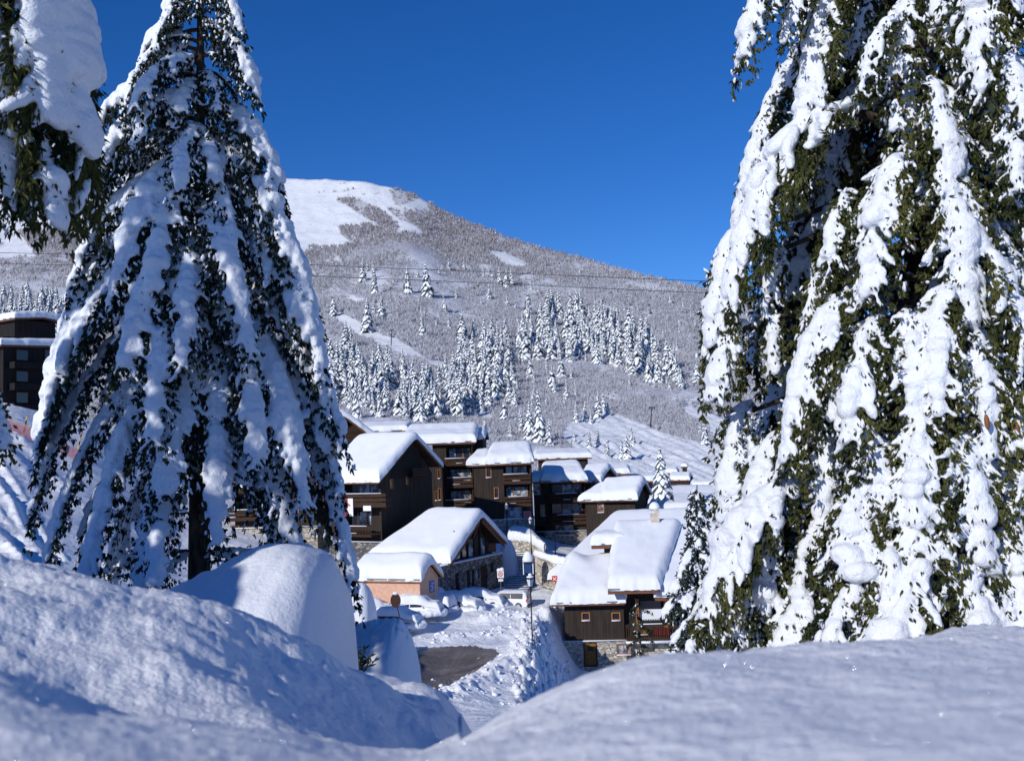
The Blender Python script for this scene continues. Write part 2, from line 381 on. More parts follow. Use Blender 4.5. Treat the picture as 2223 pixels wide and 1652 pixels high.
def groundz(x, y):
    i = int(np.clip(np.searchsorted(YY[:, 0], y), 1, len(lY)-1)); k = int(np.argmin(abs(G[i, :, 0]-x))); return float(G[i, k, 2])
XY = G[..., :2]
# plough zone noise
pl = sst(840, 960, ug)[None]*(1-sst(1250, 1330, ug))[None]*sst(50, 58, YY)*(1-sst(98, 104, YY))
roadz = G[..., 2].copy()
# banks: (points (u,Y), height, half width)
BANKS = [([(925, 57), (985, 60.5), (1040, 63), (1100, 67), (1150, 71), (1172, 76), (1178, 83)], .75, 1.7),
         ([(1178, 83), (1150, 87), (1110, 88), (1060, 86)], .6, 1.2),
         ([(870, 76), (930, 78), (1000, 79), (1060, 80), (1110, 82)], .35, 1.6),
         ([(825, 58), (836, 66), (845, 73)], 1.5, 2.0),
         ([(1190, 92), (1225, 95), (1250, 99)], .8, 1.5),
         ([(1000, 100), (1040, 101)], .3, 1.2)]
bh = np.zeros_like(YY)
for pts, h, w in BANKS:
    q = [P(u, v_of_z(u, -13.7, Y), Y)[:2] for u, Y in pts]
    d = np.min([seg_d(XY, q[i], q[i+1]) for i in range(len(q)-1)], axis=0)
    bh = np.maximum(bh, h*np.exp(-(d/w)**2*1.5))
lump = fbm(G*[1.1, 1.1, 0], 4, 21, .6)
G[..., 2] += bh*(1+.25*lump)+pl*(.05*lump)+np.clip(bh, 0, .8)*fbm(G*[3.2, 3.2, 0], 3, 25, .7)*.16
# slope falling from the road toward the chalet: rough with tumbled blocks
sl = sst(1090, 1160, ug)[None]*(1-sst(1280, 1320, ug))[None]*sst(48, 56, YY)*(1-sst(84, 92, YY))
G[..., 2] += sl*np.abs(fbm(G*[1.6, 1.6, 0], 4, 31, .7))*.75
# ski tracks down the left hillside
for pts, w in (([(-60, 92), (-10, 80), (30, 72), (70, 66), (110, 60), (140, 56)], .55), ([(-60, 80), (20, 70), (70, 63), (120, 58), (160, 55)], .45), ([(-80, 118), (10, 108), (70, 98), (110, 90)], .8), ([(-50, 68), (20, 62), (90, 57), (150, 54)], .45), ([(-40, 98), (30, 84), (60, 76), (120, 66)], .4)):
    q = [P(u, np.interp(u, ug, VV[int(np.argmin(abs(YY[:, 0]-Y)))]), Y)[:2] for u, Y in pts]
    d = np.min([seg_d(XY, q[i], q[i+1]) for i in range(len(q)-1)], axis=0)
    G[..., 2] += -.16*np.exp(-(d/w)**2)*(1+.8*lump)+.10*np.exp(-((d-w*1.8)/(w*.6))**2)*(1+lump)
gr = npmesh('ground', G.reshape(-1, 3), gridfaces(*YY.shape)[:, ::-1], 'ground'); gr['kind'] = 'structure'
# the hill shoulder the viewer stands on, behind and beside the near edge
xs = np.linspace(-60, 60, 61); ys = np.concatenate([-np.geomspace(60, .5, 30), [.0, .26]])
B = np.zeros((len(ys), len(xs), 3)); B[..., 0] = xs[None]; B[..., 1] = ys[:, None]
B[..., 2] = -.26+.012*np.minimum(B[..., 1], 0)+fbm(B*[.3, .3, 0], 3, 8)*.05
inner = (abs(B[..., 0]) < 1.2) & (B[..., 1] > -.4); B[..., 2][inner] = -.30
bk = npmesh('hilltop', B.reshape(-1, 3), gridfaces(len(ys), len(xs)), 'snow_fine'); bk['kind'] = 'structure'

# road patch: dirty slush
def road():
    m = mat('road_slush', (.10, .085, .075), .55, 0, .4)
    v = coords(m); n = nd(m, 'ShaderNodeTexNoise', Scale=.55, Detail=8, Roughness=.7); lk(m, v, n.inputs['Vector'])
    n2 = nd(m, 'ShaderNodeTexNoise', Scale=4, Detail=8, Roughness=.8); lk(m, v, n2.inputs['Vector'])
    ad = nd(m, 'ShaderNodeMath', operation='ADD'); lk(m, n.outputs['Fac'], ad.inputs[0]); lk(m, n2.outputs['Fac'], ad.inputs[1])
    hv = nd(m, 'ShaderNodeMath', operation='MULTIPLY'); hv.inputs[1].default_value = .5; lk(m, ad.outputs[0], hv.inputs[0])
    lk(m, ramp(m, hv.outputs[0], [(.38, (.085, .068, .055)), (.50, (.15, .125, .108)), (.58, (.23, .205, .19)), (.66, (.6, .6, .62))]), bsdf(m).inputs['Base Color'])
    b = nd(m, 'ShaderNodeBump', Strength=.6, Distance=.06); lk(m, n2.outputs['Fac'], b.inputs['Height']); lk(m, b.outputs['Normal'], bsdf(m).inputs['Normal'])
    M['road'] = m
    ks = [(846, 74), (846, 70), (850, 64), (870, 60), (900, 56.5), (940, 56), (985, 58.5), (1030, 61.5), (1075, 65), (1093, 67.5), (1088, 70.5), (1068, 73.2), (1030, 75), (980, 75.4), (920, 75)]
    q = np.array([P(u, v_of_z(u, -13.64, Y), Y) for u, Y in ks]); c = q.mean(0)
    # subdivide rim and jitter so that the edge is ragged
    rim = []
    for i in range(len(q)):
        a, b2 = q[i], q[(i+1) % len(q)]
        for t in np.linspace(0, 1, 14)[:-1]: rim.append(a+(b2-a)*t)
    rim = np.array(rim); n_ = len(rim); rg = np.random.default_rng(3)
    rim += (rg.random((n_, 1))-.5)*(rim-c)*.055
    V = [rim]
    for s in (.8, .6, .4, .2): V.append(c+(rim-c)*s)
    V = np.concatenate(V+[c[None]])
    V[:, 2] = [max(groundz(p[0], p[1]), -14.2)+.05 for p in V]; V[:, 2] = np.minimum(V[:, 2], -13.52)
    V[:, 2] += .05
    fs = [(k*n_+i, k*n_+(i+1) % n_, (k+1)*n_+(i+1) % n_, (k+1)*n_+i) for k in range(4) for i in range(n_)]
    f3 = [(4*n_+i, 4*n_+(i+1) % n_, 5*n_) for i in range(n_)]
    o = npmesh('road', V, [np.array(fs), np.array(f3)], 'road'); o['kind'] = 'structure'
road()

# ------------------------------------------------------------------ mountain
vb_k = [-1200, 0, 300, 600, 800, 1100, 1500, 2300, 3600]; vb_v = [878, 903, 958, 1033, 1063, 1066, 1060, 1058, 1048]
rg_k = [-1200, -400, 0, 150, 300, 450, 600, 700, 780, 840, 880, 925, 960, 1000, 1060, 1110, 1180, 1250, 1330, 1400, 1470, 1530, 1650, 1900, 2300, 3600]
rg_v = [420, 380, 352, 336, 322, 345, 386, 392, 396, 406, 416, 438, 458, 478, 500, 520, 543, 560, 583, 601, 617, 631, 655, 700, 740, 800]
def mY(u, s):
    yr = np.interp(u, [-1200, 0, 600, 900, 1500, 3600], [1900, 1900, 1700, 1500, 1150, 1000])
    return 298*(yr/298)**(s**.92)
um = np.concatenate([np.arange(-1200, -80, 20), np.arange(-80, 1700, 5), np.arange(1700, 3601, 20)]); smr = np.linspace(0, 1, 150)
ub = um[None]*np.ones((150, 1)); vb = pchip(vb_k, vb_v, um); vr = pchip(rg_k, rg_v, um)
def mpoint(u, v):
    vb_ = float(pchip(vb_k, vb_v, np.array([u]))[0]); vr_ = float(pchip(rg_k, rg_v, np.array([u]))[0])
    s = min(max((vb_-v)/(vb_-vr_), 0), 1); return P(u, v, mY(u, s))
Vm = vb[None]+(vr-vb)[None]*smr[:, None]; Ym = mY(ub, smr[:, None]*np.ones_like(ub))
MT = P(ub, Vm, Ym)
relief = fbm(MT*[.006, .006, 0], 5, 40)
MT[..., 1] += relief*10*sst(0, .15, smr)[:, None]
MT[..., 2] += fbm(MT*[.03, .03, 0], 4, 41)*1.6*sst(0, .1, smr)[:, None]
_w = (Vm-900)-.42*(ub-1260); _in = ((ub > 1240) & (ub < 1700) & (Vm > 880)).astype(float)
MT[..., 2] += _in*(np.sin(_w*.55+fbm(np.stack([ub*.01, Vm*.03, ub*0], -1), 2, 14)*4)*.45+fbm(np.stack([_w*.35, ub*.02, ub*0], -1), 2, 15)*.6)
back = []
for k, (dy, dz) in enumerate(((60, -3), (160, -18), (500, -120), (1500, -420))):
    r = MT[-1].copy(); r[:, 1] += dy; r[:, 0] *= 1+dy/2500; r[:, 2] += dz; back.append(r)
MTf = np.concatenate([MT, np.array(back)])
def mtn_mat():
    m = mat('mountain_snow', (.8, .825, .87), .85, 0, .1)
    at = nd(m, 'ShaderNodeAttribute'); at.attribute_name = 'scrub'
    lk(m, ramp(m, at.outputs['Fac'], [(0, (.8, .825, .87)), (1, (.45, .455, .51))]), bsdf(m).inputs['Base Color'])  # grey under the scrub: small twigs plus painted-in shade between the bushes
    v = coords(m, 'Object', (1, 1, 1))
    prev = None
    for s, st, di in ((.05, .5, 6), (.35, .4, 1.2)):
        n = nd(m, 'ShaderNodeTexNoise', Scale=s, Detail=8, Roughness=.6); lk(m, v, n.inputs['Vector'])
        b = nd(m, 'ShaderNodeBump', Strength=st, Distance=di); lk(m, n.outputs['Fac'], b.inputs['Height'])
        if prev is not None: lk(m, prev, b.inputs['Normal'])
        prev = b.outputs['Normal']
    lk(m, prev, bsdf(m).inputs['Normal']); return m
M['mtn'] = mtn_mat()
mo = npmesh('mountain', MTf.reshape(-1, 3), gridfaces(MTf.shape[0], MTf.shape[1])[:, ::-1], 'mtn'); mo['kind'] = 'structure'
def scrub_shade_mask():
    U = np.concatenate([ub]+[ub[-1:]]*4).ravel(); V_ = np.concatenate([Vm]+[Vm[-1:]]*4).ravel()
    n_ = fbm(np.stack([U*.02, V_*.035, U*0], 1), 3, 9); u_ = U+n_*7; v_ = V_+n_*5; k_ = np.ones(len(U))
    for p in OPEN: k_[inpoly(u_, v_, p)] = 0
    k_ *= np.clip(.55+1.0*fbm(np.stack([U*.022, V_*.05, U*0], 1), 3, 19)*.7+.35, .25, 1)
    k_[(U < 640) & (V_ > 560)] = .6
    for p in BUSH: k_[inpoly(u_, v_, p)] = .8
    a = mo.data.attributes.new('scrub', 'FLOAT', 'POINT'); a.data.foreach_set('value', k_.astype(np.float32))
# distant summit peeping past the ridge on the right
pk = []
for k, Yp in enumerate(np.linspace(3800, 5200, 8)):
    for u in np.linspace(1380, 1750, 30):
        h = 790 - 168*math.exp(-((u-1552)/120)**2)
        pk.append(P(u, 960+(h-960)*min(1, (k+1)/6)+fbm(np.array([u*.03, k*.5, 0]), 2, 3)*2, Yp))
o = npmesh('distant_peak', np.array(pk), gridfaces(8, 30)[:, ::-1], 'mtn'); o['kind'] = 'structure'

# ------------------------------------------------------------------ scrub woodland on the mountain
def z9(a, b): return (579+a*.4558, 366.7+b*.4558)
def inpoly(x, y, poly):
    x = np.asarray(x); y = np.asarray(y); c = np.zeros(x.shape, bool); n = len(poly)
    for i in range(n):
        x0, y0 = poly[i]; x1, y1 = poly[(i+1) % n]
        cc = ((y0 > y) != (y1 > y)) & (x < (x1-x0)*(y-y0)/(y1-y0+1e-9)+x0); c ^= cc
    return c
Z9 = lambda L: [z9(a, b) for a, b in L]
OPEN = [Z9([(-1300, 1200), (-1300, 30), (60, 30), (400, 40), (700, 95), (770, 150), (775, 205), (700, 212), (640, 190), (590, 205), (640, 250), (700, 270), (765, 325), (730, 330), (690, 300), (620, 315), (560, 290), (480, 272), (345, 282), (360, 320), (405, 355), (330, 372), (200, 368), (130, 420), (60, 470), (-100, 640), (-500, 700), (-900, 720), (-1270, 700)]),
        Z9([(1040, 390), (1130, 395), (1240, 450), (1225, 465), (1160, 465), (1090, 430)]), Z9([(1570, 625), (1640, 650), (1650, 675), (1580, 660)]), Z9([(1710, 650), (1750, 655), (1760, 680), (1720, 670)]), Z9([(1770, 680), (1850, 700), (1850, 720), (1780, 700)]),
        Z9([(275, 690), (350, 680), (430, 720), (480, 775), (600, 800), (700, 850), (760, 900), (900, 930), (915, 970), (830, 960), (720, 905), (600, 865), (520, 825), (440, 800), (340, 730)]), Z9([(385, 605), (470, 625), (480, 645), (400, 635)]),
        Z9([(1490, 1190), (1600, 1165), (1700, 1180), (1830, 1230), (2000, 1290), (2240, 1350), (2240, 1520), (1700, 1560), (1450, 1500), (1440, 1330), (1400, 1260)]), Z9([(1970, 1120), (2050, 1140), (2240, 1190), (2240, 1330), (2150, 1310), (2100, 1230), (1990, 1170)])]
BUSH = [Z9([(330, 150), (400, 145), (470, 160), (520, 190), (590, 235), (620, 262), (600, 300), (540, 275), (480, 240), (410, 195)]), Z9([(590, 110), (640, 100), (720, 125), (740, 140), (700, 150), (640, 190), (600, 160)]),
        [(40, 505), (130, 500), (200, 520), (180, 590), (150, 600), (90, 570)], [(430, 500), (560, 480), (640, 560), (560, 600), (430, 560)]]
def scrub():
    rg = np.random.default_rng(5); N = 205000
    u = rg.uniform(-250, 2300, N); s = rg.uniform(0, 1, N)**1.0
    vb_ = pchip(vb_k, vb_v, u); vr_ = pchip(rg_k, rg_v, u); v = vb_+(vr_-vb_)*s; Y = mY(u, s)
    nz = fbm(np.stack([u*.02, v*.035, u*0], 1), 3, 9); v_ = v+nz*5; u_ = u+nz*7
    keep = np.ones(N, bool)
    for p in OPEN: keep &= ~inpoly(u_, v_, p)
    left = (u < 640) & (v > 560); keep |= left & (rg.random(N) < .5)
    for p in BUSH: keep |= inpoly(u_, v_, p)
    sp = inpoly(u_, v_, Z9([(150, 75), (650, 70), (720, 140), (560, 130), (300, 140)])); keep |= sp & (rg.random(N) < .07) & (nz > -.1)
    # density limited with distance
    dens = np.clip(.95+1.0*fbm(np.stack([u*.022, v*.05, u*0], 1), 3, 19), .12, 1)
    keep &= rg.random(N) < dens
    u, v, Y, s = u[keep], v[keep], Y[keep], s[keep]; n = len(u)
    base = P(u, v, Y); K = 12
    h = rg.uniform(.6, 1.25, n)*np.clip(.0044*Y, 1.6, 5.5); upper = sst(470, 700, v)
    # every tuft: K thin upright blades fanned out
    an = rg.uniform(0, 2*math.pi, (n, K)); sp_ = rg.uniform(.1, .75, (n, K))*h[:, None]; hh = h[:, None]*rg.uniform(.45, 1, (n, K))
    tip = base[:, None]+np.stack([np.cos(an)*sp_, np.sin(an)*sp_, hh], -1)
    ro = base[:, None]+np.stack([np.cos(an+1)*sp_*.2, np.sin(an+1)*sp_*.2, -.3+0*hh], -1)
    w = (h[:, None]*rg.uniform(.03, .075, (n, K)))
    pa = rg.uniform(-.6, .6, (n, K)); wd = np.stack([np.cos(pa), np.sin(pa), 0*pa], -1)*w[..., None]
    mid_ = ro*.35+tip*.65
    V = np.stack([ro-wd*.3, ro+wd*.3, mid_+wd, tip+wd*.25, mid_-wd], 2).reshape(-1, 3)
    Fq = np.arange(n*K*5).reshape(-1, 5)
    brown = (1-upper)*.55+.16
    mi = np.where(rg.random((n, K)) < brown[:, None], 1, np.where(rg.random((n, K)) < .42, 2, 0)).ravel()
    o = npmesh('frosted_scrub_woodland', V, Fq, ['frost', 'twig', 'frost_grey'], None, False, mi)
    tag(o, 'grey brown leafless scrub woodland dusted with frost covering the mountainside', 'scrub', kind='stuff')
M['frost'] = mat('frosted_twigs', (.50, .515, .57), .9); M['twig'] = mat('bare_twigs', (.24, .215, .23), .95); M['frost_grey'] = mat('half_frosted_twigs', (.40, .405, .455), .95)
scrub()

scrub_shade_mask()
# ------------------------------------------------------------------ far conifers
def fir_mesh(seed, whorls=15, per=9, H=1.0, R=.20, snow='snow_far', gap=.3):
    """unit-height conifer: bowed boughs, snow pads above, dark needles beneath"""
    rg = np.random.default_rng(seed); V = []; Fc = []; mi = []
    def add(pts, faces, m):
        o = len(V); V.extend(pts)
        for f in faces: Fc.append(tuple(i+o for i in f)); mi.append(m)
    a = [(.012*math.cos(t), .012*math.sin(t), -.03) for t in (0, 2.1, 4.2)]; add(a+[(0, 0, .95)], [(0, 1, 3), (1, 2, 3), (2, 0, 3)], 1)
    for w in range(whorls):
        f = w/(whorls-1); z = .10+.86*f; r0 = R*(1-f)**.85*(.85+.3*rg.random())+.012
        for k in range(max(4, int(per*(1-.45*f)))):
            if rg.random() < .06: continue
            an = 2*math.pi*(k+rg.random()*.7)/max(4, int(per*(1-.45*f)))+w*2.4; r = r0*rg.uniform(.7, 1.22); dr = r*rg.uniform(.5, .95)+.015
            c, s = math.cos(an), math.sin(an); wd = r*rg.uniform(.24, .36)+.006; th = .010+.05*r
            def pt(q, lat, dz): return (c*r*q-s*lat, s*r*q+c*lat, z-dr*q**1.6+dz)
            # snow pad
            p = [pt(.12, 0, .015), pt(.55, -wd, -.012), pt(.6, 0, th), pt(.55, wd, -.012), pt(.92, -wd*.7, -.008), pt(.9, 0, th*.6), pt(.92, wd*.7, -.008), pt(1.06, 0, -.012)]
            add(p, [(0, 1, 2), (0, 2, 3), (1, 4, 5, 2), (2, 5, 6, 3), (4, 7, 5), (5, 7, 6)], 0)
            # needles: ragged skirt below
            q0 = [pt(.10, 0, -.01), pt(.5, -wd*1.15, -.03-.02*rg.random()), pt(.8, -wd*.6, -.055-.03*rg.random()), pt(1.12, -wd*.3, -.05), pt(.95, 0, -.03), pt(1.1, wd*.4, -.055), pt(.75, wd*.7, -.06-.03*rg.random()), pt(.5, wd*1.15, -.035)]
            add(q0, [(0, 4, 1), (1, 4, 2), (2, 4, 3), (4, 5, 6), (4, 6, 7), (0, 7, 4)], 1)
    me = bpy.data.meshes.new('snowy_fir'); me.from_pydata(V, [], Fc)
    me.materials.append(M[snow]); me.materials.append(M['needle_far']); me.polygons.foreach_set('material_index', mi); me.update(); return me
FIRS = [fir_mesh(s, R=.17+.012*(s % 5)) for s in range(9)]
I9 = [(990,298,22),(1090,325,40),(1183,355,28),(918,352,20),(455,545,110),(480,500,70),(505,500,70),(515,600,130),(605,550,35),(675,600,125),(720,520,55),(770,620,160),(822,520,65),(868,490,70),(940,490,70),(1033,520,60),(1075,535,60),(1110,560,85),(1140,570,95),(1168,560,80),(1225,580,45),(1280,605,40),(1060,630,75),(1022,655,45),(903,630,70),(850,690,95),(870,770,75),(735,690,50),(745,800,100),(808,750,40),(480,765,130),(510,690,70),(545,705,95),(317,690,95),(625,720,40),(930,815,120),(990,810,90),(1145,660,70),(1185,680,60),(1245,700,110),(1345,710,115),(1490,505,45),(1565,478,15),(1613,498,30),(1662,575,30),(1758,540,15),(1850,610,35),(1922,650,60),(1983,668,45),(2020,725,40),(1985,755,40),(1853,755,20),(1072,810,100),(375,865,130),(400,850,100),(430,870,60),(243,820,70),(190,740,40),(1175,1030,100),(1340,1030,60),(1730,1045,70),(1475,1215,100),(1515,1205,90),(1545,1215,70),(1605,1165,95),(1580,1185,110),(1625,1175,70),(1035,1270,90),(1160,1280,75),(1245,1260,130),(1255,1300,170),(1305,1310,220),(1345,1330,120),(1465,1310,70),(1535,1330,90),(1575,1320,90),(1620,1370,80),(1740,1310,80),(1715,1380,110),(1690,1380,90),(2065,1260,70),(2090,1320,110),(2045,1020,110),(2110,980,80)]
rg = np.random.default_rng(77)
allf = [(*z9(a, b), h*.4558, 1) for a, b, h in I9]
C1 = Z9([(1230, 760), (1350, 700), (1480, 690), (1660, 740), (1780, 790), (1930, 900), (1990, 1050), (2000, 1120), (1900, 1080), (1780, 1010), (1600, 950), (1450, 930), (1280, 920), (1180, 900)])
C2 = Z9([(940, 880), (1060, 850), (1120, 1000), (1130, 1110), (1000, 1190), (850, 1190), (880, 1000)])
C3 = Z9([(270, 960), (600, 950), (760, 1030), (870, 1000), (960, 1010), (970, 1200), (600, 1215), (450, 1215), (280, 1120)])
def scatter(poly, n, h0, h1, md):
    xs = [p[0] for p in poly]; ys = [p[1] for p in poly]; out = []; t = 0
    while len(out) < n and t < 60000:
        t += 1; x = rg.uniform(min(xs), max(xs)); y = rg.uniform(min(ys), max(ys))
        if not inpoly(np.array([x]), np.array([y]), poly)[0]: continue
        if all((x-a)**2+((y-b)*1.6)**2 > md*md for a, b, _, _ in out): out.append((x, y, rg.uniform(h0, h1), 0))
    return out
allf += scatter(C1, 165, 22, 52, 7.5)+scatter(C2, 50, 30, 60, 8.5)+scatter(C3, 115, 26, 60, 8.5)+scatter(Z9([(1060, 800), (1250, 720), (1280, 900), (1200, 960), (1110, 980)]), 26, 24, 44, 10)+scatter(Z9([(1120, 1000), (1330, 960), (1500, 1000), (1480, 1150), (1300, 1240), (1130, 1260)]), 30, 20, 40, 16)+scatter(Z9([(1000, 540), (1700, 640), (2050, 760), (2000, 900), (1300, 640)]), 34, 12, 26, 16)
allf += scatter([(590, 800), (690, 830), (700, 860), (690, 900), (600, 900)], 12, 36, 52, 12)
LB = scatter([(-60, 700), (140, 705), (180, 760), (-60, 720)], 40, 60, 88, 8)+scatter([(-60, 610+40), (150, 650), (190, 700), (-60, 700)], 36, 36, 60, 9)+scatter([(440, 700), (660, 720), (660, 860), (440, 860)], 40, 40, 60, 12)
order = sorted(allf, key=lambda t: -t[2])
keep, rest = order[:300], order[300:]+LB
C1n, C2n, C3n = (np.array([q[:2] for q in c]) for c in (C1, C2, C3))
def fir_label(u, v, h, ind):
    big = 'tall' if h > 45 else ('small' if h < 25 else 'medium')
    return big
for i, (u, v, h, ind) in enumerate(sorted(keep, key=lambda t: t[0])):
    p = mpoint(u, v); Hm = h*p[1]/F*(1.2 if ind else 1.5)
    o = bpy.data.objects.new('snowy_fir_tree', FIRS[i % 9]); COL.objects.link(o); o.location = p-np.array([0, 0, .3]); o.scale = (Hm*rg.uniform(.75, 1.3),)*2+(Hm,); o.rotation_euler = (rg.normal(0, .035), rg.normal(0, .035), rg.uniform(0, 6.28))
    if ind:
        side = 'left' if u < 900 else ('right' if u > 1250 else 'middle')
        if v < 560: lab, g = 'lone snow covered fir standing high on the bare scrubby ridge', 'lone firs high on the ridge'
        elif v < 700: lab, g = 'snow laden fir in the open upper scrub around the height of the cables', 'firs scattered in the upper scrub'
        elif v > 860: lab, g = 'snow laden fir at the foot of the mountain beside the pale ski run', 'firs at the foot of the mountain'
        else: lab, g = 'snow laden fir standing apart in the scrub on the middle slope', 'firs scattered on the middle slope'
    elif inpoly(np.array([u]), np.array([v]), C1)[0]: lab, g = 'white fir packed in the dense stand on the right half of the mountainside', 'firs in the dense right hand stand'
    elif inpoly(np.array([u]), np.array([v]), C2)[0]: lab, g = 'white fir in the narrow clump rising above the village roofs mid slope', 'firs in the middle clump'
    elif inpoly(np.array([u]), np.array([v]), C3)[0] or u < 1020: lab, g = 'white fir in the broad wood directly behind the left hand chalet roofs', 'firs in the wood behind the left roofs'
    elif v > 820: lab, g = 'small fir scattered in the bare wood low above the central chalets', 'small firs low above the central chalets'
    else: lab, g = 'fir in the gap of scrub between the middle clump and the right hand stand', 'firs between the two stands'
    tag(o, lab, 'tree', g)
def merge_firs(lst, name):
    Vs = []; Fs = []; mis = []; o = 0; Fq = []; mq = []
    for i, (u, v, h, ind) in enumerate(lst):
        me = FIRS[i % 9]; n = len(me.vertices); c = np.empty(n*3, np.float32); me.vertices.foreach_get('co', c); c = c.reshape(-1, 3)
        p = mpoint(u, v); Hm = h*p[1]/F; a = rg.uniform(0, 6.28); R = np.array([[math.cos(a), -math.sin(a), 0], [math.sin(a), math.cos(a), 0], [0, 0, 1]])
        Vs.append((c @ R.T)*Hm+p)
        for pl_ in me.polygons:
            (Fs if len(pl_.vertices) == 3 else Fq).append([k+o for k in pl_.vertices]); (mis if len(pl_.vertices) == 3 else mq).append(pl_.material_index)
        o += n
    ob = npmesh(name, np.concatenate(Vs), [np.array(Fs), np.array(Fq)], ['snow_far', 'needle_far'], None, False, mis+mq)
    return ob
fo = merge_firs(rest, 'far_off_fir_forest'); tag(fo, 'far off snowy fir forest massed on the hillside behind the dark left building', 'forest', kind='stuff')
# lift pylons and cables
def pylon(u, v0, h_px, lab, lean=0):
    p = mpoint(u, v0); H = h_px*p[1]/F; t = thing('ski_lift_pylon', lab, 'lift pylon', p, 0)
    w = H*.035
    MB().tube([(0, 0, -.5), (lean*H*.5, 0, H*.5), (lean*H, 0, H)], [w, w*.8, w*.6], 8).build('mast', 'metal', t)
    MB().box((lean*H, 0, H*.98), (H*.30, w*1.4, w*1.6)).build('cross_arm', 'metal', t)
    for sx in (-1, 1): MB().lathe([(.01, -.05*H), (w*1.2, -.04*H), (w*1.2, -.02*H), (.01, 0)], (lean*H+sx*H*.14, 0, H*.96), 8).build('sheave_wheel', 'metal', t)
pylon(849, 748, 32, 'dark ski lift pylon standing on the narrow run high on the left slope', .08)
pylon(1412, 927, 43, 'dark ski lift pylon beside the tracked run at the lower right of the slope', .12)
def cable(pts, lab):
    q = np.array([P(u, v, 95) for u, v in pts]); t = np.linspace(0, 1, len(q)); tt = np.linspace(0, 1, 60)
    pa = np.stack([np.interp(tt, t, q[:, k]) for k in range(3)], 1); pa = pchip(np.array([p[0] for p in q]), q, np.linspace(q[0][0], q[-1][0], 60))
    o = MB().tube(pa, .026, 5).build('overhead_cable', 'metal'); tag(o, lab, 'cable', 'overhead cables crossing the slope'); return pa
ca = cable([(-1100, 520), (0, 549), (330, 558), (650, 574), (1110, 593), (1545, 611), (2100, 622), (3200, 640)], 'upper of the two thin dark cables crossing in front of the mountain')
cb = cable([(-1100, 540), (0, 572), (330, 582), (675, 599), (1110, 617), (1535, 636), (2100, 648), (3200, 664)], 'lower of the two thin dark cables crossing in front of the mountain')
for k, e in enumerate((0, -1)):
    a, b_ = ca[e], cb[e]; gz = -14 if k else -2
    t = thing('cable_pole', ('tall timber cable pole far off to the left','tall timber cable pole hidden behind the right spruce')[k], 'pole', (a[0], a[1], gz))
    MB().tube([(0, 0, -1), (0, 0, a[2]-gz+.5)], [.22, .14], 8).build('pole_shaft', 'bark', t)
